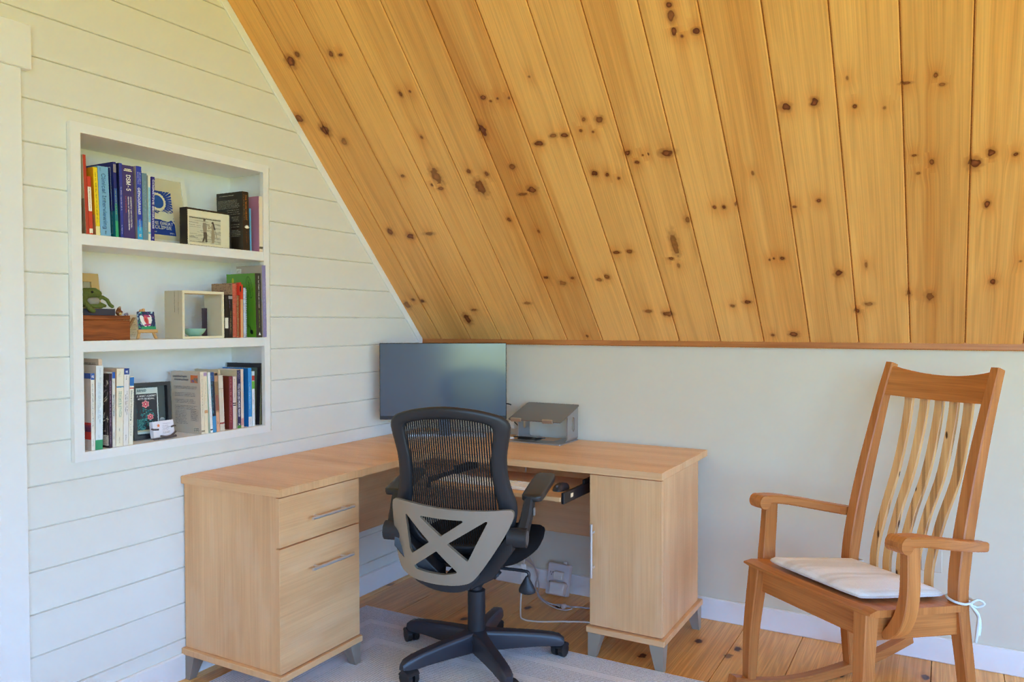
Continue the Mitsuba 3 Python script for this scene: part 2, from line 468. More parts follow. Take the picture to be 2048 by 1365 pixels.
scene['black_plastic'] = bumped({'bsdf': principled((38, 38, 42), 0.42, specular=0.5)['bsdf']}, pebbled, 0.00025, 4e-4)
scene['black_fabric'] = principled((22, 22, 25), 0.85, specular=0.15)
scene['glass_print'] = principled(VC, 0.08, specular=0.5)


def knit_color(p, n, uv):
    a = dr.abs(dr.sin(p.z * 1150.0 + 1.2 * dr.sin(p.y * 900.0))) * dr.abs(dr.sin(p.y * 800.0))
    return mix(mi.Color3f(0.055, 0.075, 0.015), mi.Color3f(0.23, 0.26, 0.075), a)


scene['green_yarn'] = principled(proc(knit_color), 0.95, specular=0.05)
# ------------------------------------------------------------------ the room
W, RIDGE_Y, FRONT_Y = 5.2, -2.6, -4.9
ZK = 1.2244
RIDGE_Z = ZK - SL * RIDGE_Y
FRONT_Z = 3.0
DS, S0 = 0.1346, 0.2829 - 8 * 0.1346          # shiplap pitch, first joint at z = S0
NICHE = (-1.928, -1.126, 0.909, 1.957)         # y0, y1, z0, z1 of the niche's clear inside

gable = Polygon([(0, 0), (0, ZK), (RIDGE_Y, RIDGE_Z), (FRONT_Y, FRONT_Z), (FRONT_Y, 0)])

# left wall: shiplap planks, each its own piece, over a backing; niche and door cut out
wl = structure('wall_left', 'cream painted shiplap gable wall of horizontal planks')
hole = sbox(NICHE[0] - 0.028, NICHE[2] - 0.026, NICHE[1] + 0.028, NICHE[3] + 0.026)
door_hole = sbox(-3.16, -0.01, -2.195, 2.10)
solid = gable.difference(hole).difference(door_hole)
add(wl, 'backing', yz_prism(solid, -0.09, -0.009), 'wall_paint')


def plank_mesh(poly, x0, x1, c=0.0018):
    """A plank's outline extruded towards the room, its face edges eased."""
    a = poly.buffer(0)
    b = a.buffer(-c, join_style=2)
    m1 = yz_prism(a, x0, x1 - c)
    if b.is_empty or b.geom_type != 'Polygon' or len(b.exterior.coords) != len(a.exterior.coords):
        return yz_prism(a, x0, x1)
    ra = np.array(a.exterior.coords)[:-1]; rb = np.array(b.exterior.coords)[:-1]
    if a.exterior.is_ccw != b.exterior.is_ccw:
        rb = rb[::-1]
    j = int(np.argmin(np.linalg.norm(rb - ra[0], axis=1))); rb = np.roll(rb, -j, axis=0)
    to3 = lambda r, x: np.stack([np.full(len(r), x), r[:, 0], r[:, 1]], 1)
    return loft([to3(ra, x0), to3(ra, x1 - c), to3(rb, x1)], caps=False) if False else _capped(to3(ra, x0), to3(ra, x1 - c), to3(rb, x1))


def _capped(*rings):
    m = loft(rings, caps=False)
    out = [m]
    for r in (rings[0], rings[-1]):
        p = Polygon(r[:, 1:])
        v, f = trimesh.creation.triangulate_polygon(p, engine='earcut')
        out.append(trimesh.Trimesh(np.column_stack([np.full(len(v), r[0, 0]), v]), f, process=False))
    return join(*out)


k = 0
z = S0
while z < RIDGE_Z:
    strip = sbox(FRONT_Y, max(z + 0.0012, 0.0), 0, z + DS - 0.0012)
    if z + DS > 0.02:
        g = strip.intersection(solid.buffer(-0.0005))
        for q in sorted(getattr(g, 'geoms', [g]), key=lambda q: q.bounds):
            if q.geom_type == 'Polygon' and q.area > 1e-4:
                q = q.simplify(0.0003)
                add(wl, 'plank', plank_mesh(q, -0.009, RNG.uniform(-0.0006, 0.0006)), 'wall_paint')
    z += DS

# knee wall at the back, in two
wb = structure('wall_back', 'pale green grey painted knee wall under the pine slope')
add(wb, None, cbox(-0.1, W, 0.0, 0.1, -0.05, ZK + 0.04), 'drywall')

# front wall with its windows and the gable wall on the right
wf = structure('wall_front', 'painted wall behind the camera with tall windows')
FWIN = [(2.5, 3.6), (3.8, 4.95)]
pf = sbox(0, 0, W, FRONT_Z)
for a, b in FWIN:
    pf = pf.difference(sbox(a, 0.45, b, 2.80))
add(wf, None, xz_prism(pf, FRONT_Y - 0.1, FRONT_Y), 'drywall')
wr = structure('wall_right', 'painted gable wall with windows at the right')
RWIN = [(-2.3, -0.50), (-4.6, -2.5)]
pg = gable
for a, b in RWIN:
    pg = pg.difference(sbox(a, 0.4, b, 2.6 if a < -3 else 1.65))
add(wr, None, yz_prism(pg, W, W + 0.1), 'drywall')


def window(n, poly_mesh, bars):
    k = structure(f'window_{n}', 'white framed window letting daylight in')
    add(k, 'frame', poly_mesh, 'trim_paint')
    for b in bars:
        add(k, 'bar', b, 'trim_paint')


n = 1
for a, b in FWIN:
    ring = sbox(a - 0.07, 0.38, b + 0.07, 2.87).difference(sbox(a, 0.45, b, 2.80))
    window(n, xz_prism(ring, FRONT_Y, FRONT_Y + 0.02), [cbox(a, b, FRONT_Y - 0.06, FRONT_Y - 0.02, 1.48, 1.53, 0.003)])
    n += 1
for a, b in RWIN:
    zt = 2.6 if a < -3 else 1.65
    ring = sbox(a - 0.07, 0.33, b + 0.07, zt + 0.07).difference(sbox(a, 0.4, b, zt))
    window(n, yz_prism(ring, W - 0.02, W), [cbox(W + 0.02, W + 0.06, a, b, 1.2, 1.25, 0.003)])
    n += 1

# floor: wide pine boards
fl = structure('floor', 'wide knotty pine floor boards')
add(fl, 'subfloor', cbox(-0.1, W + 0.1, FRONT_Y - 0.1, 0.1, -0.06, -0.022), 'paint_matte', col=(40, 28, 20))
x = 0.05 - 0.24
while x < W:
    a, b = max(x + 0.0012, 0.0), min(x + 0.24 - 0.0012, W)
    if b - a > 0.02:
        add(fl, 'plank', cbox(a, b, FRONT_Y, -0.0005, -0.022, RNG.uniform(-0.0004, 0.0002), 0.0012), 'floor_pine')
    x += 0.24

# the pine slope: boards from the knee wall to the ridge
ce = structure('ceiling', 'sloped ceiling of amber knotty pine boards with V-grooves')
sn = np.array([0, SL, 1.0]) / SLL             # outward normal
su = np.array([0, -1.0, SL]) / SLL            # up the slope
LEN = -RIDGE_Y * SLL
def on_slope(mesh):
    """(x, s, t) to the slope: s up it, t out of the room."""
    v = mesh.vertices
    return trimesh.Trimesh(np.array([0, 0, ZK]) + v[:, :1] * [1.0, 0, 0] + v[:, 1:2] * su + v[:, 2:] * sn, mesh.faces, process=False)


add(ce, 'backing', on_slope(cbox(-0.09, W + 0.1, -0.03, LEN + 0.1, 0.0065, 0.05)), 'paint_matte', col=(150, 92, 40))
x = 0.130 - 0.1862
while x < W:
    a, b = max(x, 0.0), min(x + 0.1862, W)
    c = 0.0036
    # face profile in (x, t): tongue, eased edges
    prof = [(a + 0.0016, 0.0065), (a + 0.0016, c), (a + 0.0016 + c, 0), (b - 0.0016 - c, 0), (b - 0.0016, c), (b - 0.0016, 0.0065)]
    rings = [[(px, s, t) for px, t in prof] for s in (0.001, LEN)]
    add(ce, 'board', on_slope(loft(rings)), 'ceiling_pine')
    x += 0.1862
cf = structure('ceiling_front', 'white ceiling over the front of the room')
m = join(loft([[(X, RIDGE_Y, RIDGE_Z), (X, FRONT_Y - 0.1, FRONT_Z - 0.04), (X, FRONT_Y - 0.1, FRONT_Z + 0.1), (X, RIDGE_Y, RIDGE_Z + 0.14)] for X in (-0.09, W + 0.1)]))
add(cf, None, m, 'wall_paint')

t1 = structure('trim_1', 'pine strip along the top of the knee wall')
add(t1, None, cbox(0.0, W, -0.024, -0.0005, ZK, ZK + 0.031, 0.003), 'cherry_wood', grain='x')
t2 = structure('trim_2', 'white strip where the shiplap meets the pine slope')
a = np.array([0, 0, ZK]); N2 = np.array([0, -SL, -1.0]) / SLL
rings = []
for s in (-0.0, LEN):
    o = a + su * s
    rings.append([o + np.array([xx, 0, 0]) + N2 * tt for xx, tt in ((0.0006, 0.0005), (0.010, 0.0005), (0.010, 0.005), (0.007, 0.026), (0.004, 0.030), (0.0006, 0.030))])
add(t2, None, loft(rings), 'trim_paint')

bb = structure('baseboard_back', 'white baseboard along the knee wall')
add(bb, None, cbox(0.018, W, -0.016, 0.0, 0.0, 0.0976, 0.004), 'trim_paint')
bl = structure('baseboard_left', 'white baseboard under the shiplap wall')
add(bl, None, cbox(0.0006, 0.016, -2.19, -0.0005, 0.0, 0.0976, 0.004), 'trim_paint')

# door in the left wall
d1 = structure('door_1', 'white door with flat casing at the left edge')
add(d1, 'casing', cbox(0.0006, 0.022, -2.205, -2.108, 0.0, 2.114, 0.002), 'trim_paint')
add(d1, 'casing', cbox(0.0006, 0.022, -3.26, -3.15, 0.0, 2.114, 0.002), 'trim_paint')
add(d1, 'header', cbox(0.0006, 0.03, -3.295, -2.080, 2.114, 2.25, 0.002), 'trim_paint')
add(d1, 'jamb', cbox(-0.09, 0.0, -2.205, -2.194, 0.0, 2.1), 'trim_paint')
add(d1, 'panel', join(cbox(-0.05, -0.012, -3.15, -2.21, 0.005, 2.095, 0.002), cbox(-0.014, -0.008, -3.05, -2.31, 0.2, 0.95, 0.003), cbox(-0.014, -0.008, -3.05, -2.31, 1.1, 1.98, 0.003)), 'trim_paint')

# built-in bookcase: white box in the wall with a proud face frame
bc = thing('bookcase', 'white built-in three-shelf bookcase recessed in the shiplap wall', 'bookcase')
y0, y1, z0, z1 = NICHE
XB = -0.205
add(bc, 'back', cbox(XB - 0.012, XB, y0 - 0.018, y1 + 0.018, z0 - 0.02, z1 + 0.02), 'trim_paint')
for a, b in ((y0 - 0.018, y0), (y1, y1 + 0.018)):
    add(bc, 'side', cbox(XB, 0.0, a, b, z0 - 0.02, z1 + 0.02), 'trim_paint')
add(bc, 'top', cbox(XB, 0.0, y0, y1, z1, z1 + 0.018), 'trim_paint')
SHELF = (1.629, 1.2755, 0.909)                # tops of the three shelves
add(bc, 'bottom', cbox(XB, 0.0, y0, y1, z0 - 0.018, z0), 'trim_paint')
for zt in SHELF[:2]:
    add(bc, 'shelf', cbox(XB, 0.018, y0 + 0.0005, y1 - 0.0005, zt - 0.037, zt, 0.0015), 'trim_paint')
ring = sbox(-1.958, z0 - 0.030, -1.120, z1 + 0.032).difference(sbox(-1.924, z0, -1.149, z1))
add(bc, 'face_frame', yz_prism(ring, 0.0012, 0.020), 'trim_paint')
# ------------------------------------------------------------------ desk, cabinets, tray
def leg_mesh(x, y, sx, sy, h=0.094, z0=0.0):
    """A tapered foot: two outer faces upright, the inner ones slanting; sx, sy point inwards."""
    t, b = 0.056, 0.030
    def ring(z, w):
        xs, ys = sorted((x, x + sx * w)), sorted((y, y + sy * w))
        return [(xs[0], ys[0], z), (xs[1], ys[0], z), (xs[1], ys[1], z), (xs[0], ys[1], z)]
    return loft([ring(z0, b), ring(h * 0.8, t * 0.93), ring(h, t)])


TAUPE = (140, 128, 116)
dk = thing('desk', 'L-shaped maple laminate desk top with keyboard tray across the room corner', 'desk')
top = Polygon([(0.004, -1.547), (0.513, -1.547), (0.513, -0.644), (1.561, -0.644), (1.561, -0.014), (0.004, -0.014)])
rim = prism(top, 0.7365, 0.7625)
add(dk, 'worktop', join(prism(top.buffer(-0.0015, join_style=2), 0.7625, 0.7645), rim), 'desk_laminate', grain='x')
add(dk, 'modesty_panel', cbox(0.035, 0.053, -1.125, -0.060, 0.333, 0.735, 0.001), 'desk_laminate', grain='y')
add(dk, 'modesty_panel', cbox(0.054, 1.255, -0.060, -0.042, 0.310, 0.735, 0.001), 'desk_laminate', grain='x')
tr = add(dk, 'keyboard_tray', cbox(0.605, 1.212, -0.800, -0.420, 0.648, 0.665, 0.002), 'desk_laminate', grain='x')
for xa in (0.589, 1.2135):
    add(tr, 'slide_rail', join(cbox(xa, xa + 0.012, -0.795, -0.40, 0.640, 0.684, 0.002), cbox(xa + 0.001, xa + 0.011, -0.60, -0.38, 0.684, 0.700, 0.001),
                               cbox(xa + 0.001, xa + 0.011, -0.46, -0.40, 0.70, 0.7365, 0.001)), 'paint_satin', col=(26, 26, 30))
add(tr, 'rail_sticker', cbox(1.2255, 1.2260, -0.735, -0.712, 0.655, 0.671), 'paint_matte', col=(226, 200, 160))


def bar_handle(p0, p1, out, r=0.0055, stand=0.028, inset=0.17):
    p0, p1, out = (np.asarray(v, float) for v in (p0, p1, out))
    parts = [cyl(p0 + out * stand, p1 + out * stand, r, 14)]
    for q in (inset, 1 - inset):
        b = p0 + (p1 - p0) * q
        parts.append(cyl(b, b + out * stand, r * 0.8, 10))
    return join(*parts)


STEEL = (214, 208, 204)
dc = thing('drawer_cabinet', 'maple laminate cabinet with two drawers under the left end of the desk', 'cabinet')
add(dc, 'body', cbox(0.006, 0.486, -1.536, -1.130, 0.117, 0.7345, 0.0015), 'desk_laminate', grain='z')
add(dc, 'base', cbox(0.002, 0.516, -1.552, -1.126, 0.0935, 0.1165, 0.002), 'desk_laminate', grain='y')
for za, zb, hz, ha in ((0.560, 0.7315, 0.638, (-1.411, -1.192)), (0.1205, 0.5545, 0.456, (-1.413, -1.196))):
    d = add(dc, 'drawer', cbox(0.4875, 0.5055, -1.5435, -1.1310, za, zb, 0.0012), 'desk_laminate', grain='y')
    add(d, 'handle', bar_handle((0.5055, ha[0], hz), (0.5055, ha[1], hz), (1, 0, 0)), 'metal_satin', col=STEEL, smooth=35, label='brushed steel bar handle')
for lx, ly, sx, sy in ((0.008, -1.546, 1, 1), (0.510, -1.546, -1, 1), (0.510, -1.132, -1, -1), (0.008, -1.132, 1, -1)):
    add(dc, 'leg', leg_mesh(lx, ly, sx, sy, 0.0935, 0.0098 if lx > 0.3 else 0.0), 'paint_satin', col=TAUPE)

rc = thing('door_cabinet', 'maple laminate cabinet with one tall door under the right end of the desk', 'cabinet')
add(rc, 'body', cbox(1.262, 1.557, -0.612, -0.145, 0.127, 0.7345, 0.0015), 'desk_laminate', grain='z')
add(rc, 'base', cbox(1.250, 1.572, -0.646, -0.118, 0.1035, 0.1265, 0.002), 'desk_laminate', grain='x')
d = add(rc, 'door', cbox(1.2605, 1.557, -0.6315, -0.6135, 0.1305, 0.7315, 0.0012), 'desk_laminate', grain='z')
add(d, 'handle', bar_handle((1.279, -0.6315, 0.328), (1.279, -0.6315, 0.54), (0, -1, 0)), 'metal_satin', col=STEEL, smooth=35, label='brushed steel bar handle')
for lx, ly, sx, sy in ((1.256, -0.640, 1, 1), (1.566, -0.640, -1, 1), (1.566, -0.124, -1, -1), (1.256, -0.124, 1, -1)):
    add(rc, 'leg', leg_mesh(lx, ly, sx, sy, 0.1035), 'paint_satin', col=(150, 138, 122))

# keyboard and mouse on the tray
kb = thing('keyboard', 'white keyboard on the pull-out desk tray', 'keyboard')
add(kb, 'body', cbox(0.615, 1.050, -0.755, -0.630, 0.6655, 0.672, 0.002), 'paint_satin', col=(232, 228, 224))
keys = []
for r in range(5):
    y = -0.745 + r * 0.0222
    for c in range(20):
        if r == 0 and 3 <= c <= 7:
            continue
        keys.append(cbox(0.622 + c * 0.0212, 0.622 + c * 0.0212 + 0.0182, y, y + 0.0185, 0.672, 0.6752, 0.0012))
    if r == 0:
        keys.append(cbox(0.622 + 3 * 0.0212, 0.622 + 8 * 0.0212 - 0.003, y, y + 0.0185, 0.672, 0.6752, 0.0012))
for q in keys:
    add(kb, 'key', q, 'paint_satin', col=(240, 238, 236))
ms = thing('mouse', 'dark computer mouse on the pull-out desk tray beside the keyboard', 'mouse')
u, v = np.meshgrid(np.linspace(0, 2 * np.pi, 28, endpoint=False), np.linspace(0, np.pi / 2, 8))
rings = []
for hh in np.linspace(0, 1, 9):
    rr = math.sqrt(max(1 - hh ** 2.4, 0.0)) + 0.002
    th = np.arange(28) * 2 * np.pi / 28
    yy = 0.048 * rr * np.sin(th)
    rings.append(np.stack([1.150 + 0.028 * rr * np.sign(np.cos(th)) * np.abs(np.cos(th)) ** 0.8, -0.665 + yy + 0.006 * hh, np.full(28, 0.6655 + 0.027 * hh)], 1))
add(ms, 'body', loft(rings), 'paint_satin', col=(48, 46, 50), smooth=40)
add(ms, 'wheel', cyl((1.147, -0.699, 0.683), (1.153, -0.699, 0.683), 0.006, 16), 'paint_satin', col=(90, 88, 90))

# ------------------------------------------------------------------ monitor
ZM = 3.80
mc = CAM + (FW * FOC + _R * (886 - 1024) - _U * (763.2 - 682.5)) / FOC * ZM
fx = FW.copy(); fx[2] = 0; fx /= np.linalg.norm(fx)
MX, MY, MZ = np.cross(fx, [0, 0, 1.0]), np.array([0, 0, 1.0]), -fx    # right, up, towards the viewer
M = frame_mat(mc, MX, MY, MZ)
mw, mh = 253.6 / FOC * ZM, 153.2 / FOC * ZM
mo = thing('monitor', 'black flat computer monitor, screen off, on a stand in the desk corner', 'monitor')
add(mo, 'housing', cbox(-mw / 2, mw / 2, -mh / 2, mh / 2, -0.022, 0.0, 0.0015), 'paint_satin', col=(26, 28, 34), mat=M)
scene['screen_panel'] = {'type': 'twosided', 'bsdf': {'type': 'principled', 'base_color': {'type': 'rgb', 'value': [0.048, 0.080, 0.128]}, 'roughness': 0.15, 'specular': 0.95, 'clearcoat': 0.6, 'clearcoat_gloss': 0.82}}
add(mo, 'screen', cbox(-mw / 2 + 0.003, mw / 2 - 0.003, -mh / 2 + 0.018, mh / 2 - 0.003, 0.0, 0.0008), 'screen_panel', mat=M, label='dark switched-off screen')
add(mo, 'bezel', cbox(-mw / 2 + 0.001, mw / 2 - 0.001, -mh / 2 + 0.001, -mh / 2 + 0.0175, 0.0, 0.0018, 0.0005), 'paint_satin', col=(40, 44, 54), mat=M)
bz = 0.7645 - mc[2]
add(mo, 'neck', join(cbox(-0.03, 0.03, bz + 0.006, -mh / 2 + 0.12, -0.105, -0.075, 0.004), cbox(-0.06, 0.06, -mh / 2 + 0.05, -mh / 2 + 0.17, -0.078, -0.0215, 0.006)), 'paint_satin', col=(96, 104, 116), mat=M)
th = np.linspace(0, np.pi, 40)
outer = [(0.20 * math.cos(t), 0.115 * math.sin(t)) for t in th]
inner = [(0.190 * math.cos(t), 0.040 * math.sin(t) - 0.012) for t in th[::-1]]
cres = Polygon(outer + inner).buffer(0.006).union(sbox(-0.05, 0.03, 0.05, 0.105))
base = prism(cres, 0.0005, 0.0125)
v = base.vertices                              # lies flat on the desk, bow towards the wall
base = trimesh.Trimesh(np.stack([v[:, 0], bz + v[:, 2], -0.165 + 0.10 - v[:, 1] * 1.0 + 0.0], 1), base.faces, process=False)
add(mo, 'stand_base', base, 'metal_satin', col=(205, 208, 214), mat=M, label='silver crescent foot')
add(mo, 'cable', tube(np.array([[mw / 2 - 0.028, -0.115, -0.024], [mw / 2 - 0.006, -0.115, -0.03], [mw / 2 + 0.004, -0.113, -0.027], [mw / 2 + 0.016, -0.116, -0.026], [mw / 2 + 0.022, -0.119, -0.030]]), 0.0032, 7, 40), 'paint_satin', col=(20, 20, 22), mat=M, smooth=True)

# ------------------------------------------------------------------ laptop stand
ls = thing('laptop_stand', 'grey aluminium laptop riser on the desk right of the monitor', 'laptop stand')
ALU = (168, 163, 162)
xl, xr, yf, yb, zb = 0.668, 0.940, -0.238, -0.035, 0.7650
add(ls, 'base_plate', prism(sbox(xl, yf, xr, yb).buffer(-0.008).buffer(0.008).difference(sbox(xl + 0.075, yf + 0.085, xr - 0.075, yb + 0.05)), zb, zb + 0.005), 'metal_satin', col=ALU)


def z_top(y):
    return 0.932 + (y + 0.03) * 0.30          # the platform falls towards the front


for X, s in ((xl + 0.004, 1), (xr - 0.004, -1)):
    # upright: rises from the base edge, rounded foot; an oval window
    prof = Polygon([(yb - 0.118, zb + 0.02), (yb - 0.002, zb + 0.02), (yb - 0.002, z_top(yb - 0.002) - 0.003), (yb - 0.118, z_top(yb - 0.118) - 0.003)])
    slot = LineString([(yb - 0.055, 0.828), (yb - 0.055, 0.868)]).buffer(0.0145)
    up = yz_prism(prof.difference(slot), X - 0.0025, X + 0.0025)
    foot = []
    for t in np.linspace(0, np.pi / 2, 8):
        cx = X + s * 0.0175
        ro, ri = 0.020, 0.015
        foot.append([(cx - s * ro * math.cos(t), yb - 0.118, zb + 0.020 - ro * math.sin(t)), (cx - s * ri * math.cos(t), yb - 0.118, zb + 0.020 - ri * math.sin(t)),
                     (cx - s * ri * math.cos(t), yb - 0.002, zb + 0.020 - ri * math.sin(t)), (cx - s * ro * math.cos(t), yb - 0.002, zb + 0.020 - ro * math.sin(t))])
    add(ls, 'upright', join(up, loft(foot)), 'metal_satin', col=ALU)
Mt = frame_mat([0, -0.03, 0.932], [1, 0, 0], np.array([0, 1, 0.30]) / math.hypot(1, 0.3), np.array([0, -0.30, 1]) / math.hypot(1, 0.3))
pl = prism(sbox(xl - 0.004, -0.218, xr + 0.004, 0.0).buffer(-0.01).buffer(0.01), 0.0, 0.005)
add(ls, 'platform', pl, 'metal_satin', col=(132, 124, 120), mat=Mt)
for X in (xl + 0.04, xr - 0.065):
    add(ls, 'lip', join(cbox(X - 0.028, X + 0.028, -0.223, -0.212, -0.0045, 0.014, 0.003), cbox(X - 0.028, X + 0.028, -0.223, -0.196, -0.0045, 0.0, 0.001)), 'metal_satin', col=(176, 156, 138), mat=Mt)
cl = thing('coiled_cable', 'black coiled cable with a white plug on the laptop riser base', 'cable')
P = [(0.745 + 0.045 * math.cos(t) * (1 + 0.04 * i), -0.185 + 0.014 * math.sin(t), 0.7735 + 0.0005 * i) for i, t in enumerate(np.linspace(0.4, 4 * np.pi, 26))]
add(cl, 'cord', tube(P, 0.0028, 6, 70), 'paint_satin', col=(24, 22, 24), smooth=True)
add(cl, 'plug', rbox(0.720, -0.168, 0.776, 0.024, 0.009, 0.008, 0.003, 8), 'paint_satin', col=(236, 232, 226))
ch = thing('charging_cable', 'white charging cables with small plugs lying left of the laptop riser', 'cable')
add(ch, 'cord', tube([(0.590, -0.10, 0.7685), (0.622, -0.12, 0.7685), (0.636, -0.095, 0.778), (0.643, -0.085, 0.797), (0.648, -0.08, 0.806)], 0.0023, 6, 24), 'paint_satin', col=(232, 228, 222), smooth=True)
add(ch, 'plug', rbox(0.649, -0.079, 0.812, 0.014, 0.012, 0.018, 0.003, 8), 'paint_satin', col=(238, 234, 228))
add(ch, 'cord', tube([(0.560, -0.16, 0.7685), (0.60, -0.185, 0.7685), (0.632, -0.17, 0.769)], 0.0023, 6, 16), 'paint_satin', col=(232, 228, 222), smooth=True)
add(ch, 'plug', rbox(0.644, -0.165, 0.7715, 0.026, 0.012, 0.010, 0.003, 8), 'paint_satin', col=(238, 234, 228))
add(ch, 'adapter', rbox(0.588, -0.055, 0.822, 0.032, 0.03, 0.042, 0.006, 8), 'paint_satin', col=(232, 228, 220))
add(ch, 'cord', tube([(0.598, -0.060, 0.838), (0.61, -0.07, 0.833), (0.648, -0.088, 0.808), (0.663, -0.10, 0.775), (0.667, -0.098, 0.7695)], 0.0026, 6, 24), 'paint_satin', col=(30, 28, 30), smooth=True, label='black cord')

# ------------------------------------------------------------------ under the desk: power strip, cables, rug, wall outlet
ps = thing('power_strip', 'white multi-socket power block standing against the baseboard under the desk', 'power strip')
Mp = frame_mat([0.848, -0.085, 0.008], [1, 0, 0], np.array([0, 0.30, 1]) / math.hypot(0.3, 1), np.array([0, -1, 0.30]) / math.hypot(0.3, 1))
add(ps, 'body', rbox(0, 0.075, 0, 0.118, 0.150, 0.036, 0.008, 10), 'paint_satin', col=(214, 206, 204), mat=Mp, smooth=40)
for a, b in ((-0.04, 0.105), (-0.04, 0.06), (-0.028, 0.105), (-0.028, 0.06), (-0.034, 0.094), (-0.034, 0.049)):
    add(ps, 'slot', cbox(a - 0.0015, a + 0.0015, b - 0.004, b + 0.004, 0.0182, 0.0187), 'paint_matte', col=(60, 44, 48), mat=Mp)
add(ps, 'switch', rbox(0.025, 0.155, 0.0, 0.018, 0.014, 0.016, 0.004, 8), 'paint_satin', col=(232, 226, 220), mat=Mp)
ad = thing('power_adapter', 'white square power adapter plugged into the power block under the desk', 'adapter')
add(ad, None, rbox(0.012, 0.094, 0.034, 0.048, 0.040, 0.028, 0.006, 10), 'paint_satin', col=(222, 212, 200), mat=Mp)
a2 = thing('power_adapter', 'larger white brick adapter at the foot of the power block under the desk', 'adapter')
add(a2, None, rbox(0.020, 0.035, 0.042, 0.078, 0.058, 0.046, 0.008, 10), 'paint_satin', col=(226, 216, 206), mat=Mp)
wc = thing('white_cable', 'white cable hanging under the desk and running across the floor', 'cable')
add(wc, 'cord', tube([(0.80, -0.31, 0.735), (0.80, -0.315, 0.55), (0.80, -0.32, 0.34), (0.80, -0.33, 0.222)], 0.0028, 6, 24), 'paint_satin', col=(222, 214, 206), smooth=True)
add(wc, 'dimmer', rbox(0.800, -0.335, 0.185, 0.026, 0.014, 0.078, 0.005, 8), 'paint_satin', col=(228, 220, 208))
add(wc, 'cord', tube([(0.80, -0.335, 0.148), (0.80, -0.36, 0.08), (0.822, -0.405, 0.02), (0.845, -0.425, 0.0048), (0.92, -0.415, 0.0045), (1.02, -0.36, 0.0045), (1.12, -0.315, 0.0045), (1.24, -0.30, 0.0045)], 0.0042, 7, 60), 'paint_satin', col=(226, 204, 184), smooth=True)
gc = thing('grey_cable', 'tangled grey cables trailing from the power block along the floor', 'cable')
add(gc, 'cord', tube([(0.47, -0.03, 0.16), (0.62, -0.03, 0.145), (0.70, -0.05, 0.12), (0.750, -0.10, 0.09), (0.770, -0.16, 0.055), (0.84, -0.205, 0.018), (0.93, -0.20, 0.006), (1.02, -0.165, 0.0045), (1.16, -0.15, 0.0045), (1.24, -0.16, 0.0045)], 0.0036, 7, 70), 'paint_satin', col=(190, 180, 180), smooth=True)
add(gc, 'cord', tube([(0.50, -0.03, 0.24), (0.66, -0.03, 0.17), (0.745, -0.08, 0.05), (0.79, -0.17, 0.02), (0.89, -0.222, 0.0045), (0.96, -0.235, 0.0045), (0.985, -0.205, 0.008), (0.94, -0.19, 0.010), (0.90, -0.205, 0.010), (0.93, -0.225, 0.012)], 0.003, 7, 70), 'paint_satin', col=(206, 196, 190), smooth=True)
add(gc, 'tie', rbox(0.945, -0.212, 0.012, 0.022, 0.030, 0.022, 0.008, 8), 'paint_satin', col=(214, 204, 198))

rg = thing('rug', 'pale ribbed rug with concentric mitred stripes under the office chair', 'rug')
add(rg, None, cbox(0.125, 1.95, -2.55, -0.640, 0.0005, 0.0095, 0.003), 'rug_wool')
ol = thing('wall_outlet', 'beige double wall outlet behind the rocking chair', 'outlet')
add(ol, 'plate', cbox(2.410, 2.482, -0.0055, -0.0003, 0.350, 0.466, 0.002), 'paint_satin', col=(206, 196, 176))
for zc in (0.386, 0.430):
    s_ = add(ol, 'socket', xz_prism(Point(2.446, zc).buffer(0.017).intersection(sbox(2.4, zc - 0.0135, 2.5, zc + 0.0135)), -0.0075, -0.0055), 'paint_satin', col=(214, 204, 186))
    for dx in (-0.006, 0.006):
        add(s_, 'slot', cbox(2.446 + dx - 0.001, 2.446 + dx + 0.001, -0.0079, -0.0075, zc - 0.001, zc + 0.007), 'paint_matte', col=(50, 40, 36))
# ------------------------------------------------------------------ office chair (local: x right, y forward, z up)
oc = thing('office_chair', 'black mesh-back office chair with a grey X-shaped lumbar frame, seen from behind', 'office chair')
_t = math.radians(106.575)
OM = frame_mat([0.89, -0.888, 0], [math.sin(_t), -math.cos(_t), 0], [math.cos(_t), math.sin(_t), 0], [0, 0, 1])


def sm(P, n):
    """Closed smooth outline."""
    P = np.asarray(P, float); Q = np.vstack([P[-2:], P, P[:2]])
    s = spline(Q, (len(Q) - 1) * n + 1)
    return s[2 * n: 2 * n + len(P) * n]


def bent(poly, surf, t0, t1, size=0.014):
    """Extrudes a polygon of the (x, z) plane through a thickness and bends it on the surface y = surf(x, z)."""
    m = prism(poly, 0.0, 1.0)
    v, f = trimesh.remesh.subdivide_to_size(np.column_stack([m.vertices[:, 0], m.vertices[:, 1], m.vertices[:, 2] * (t1 - t0) + t0]), m.faces, size)
    m = trimesh.Trimesh(v, f); m.merge_vertices()
    V = m.vertices
    out = np.column_stack([V[:, 0], surf(V[:, 0], V[:, 1]) - V[:, 2], V[:, 1]])
    q = trimesh.Trimesh(out, m.faces, process=False)
    if q.volume < 0:
        q.invert()
    return q


def s_back(x, z):
    return -0.25 - 0.254 * (z - 0.62) - 0.045 * (1 - np.minimum(1, (x / 0.215) ** 2)) + 0.035 * np.clip((0.62 - z) / 0.2, 0, 1)


def s_x(x, z):
    return -0.245 - 0.22 * (z - 0.45) - 0.085 * (1 - np.minimum(1, (x / 0.225) ** 2)) - 0.012


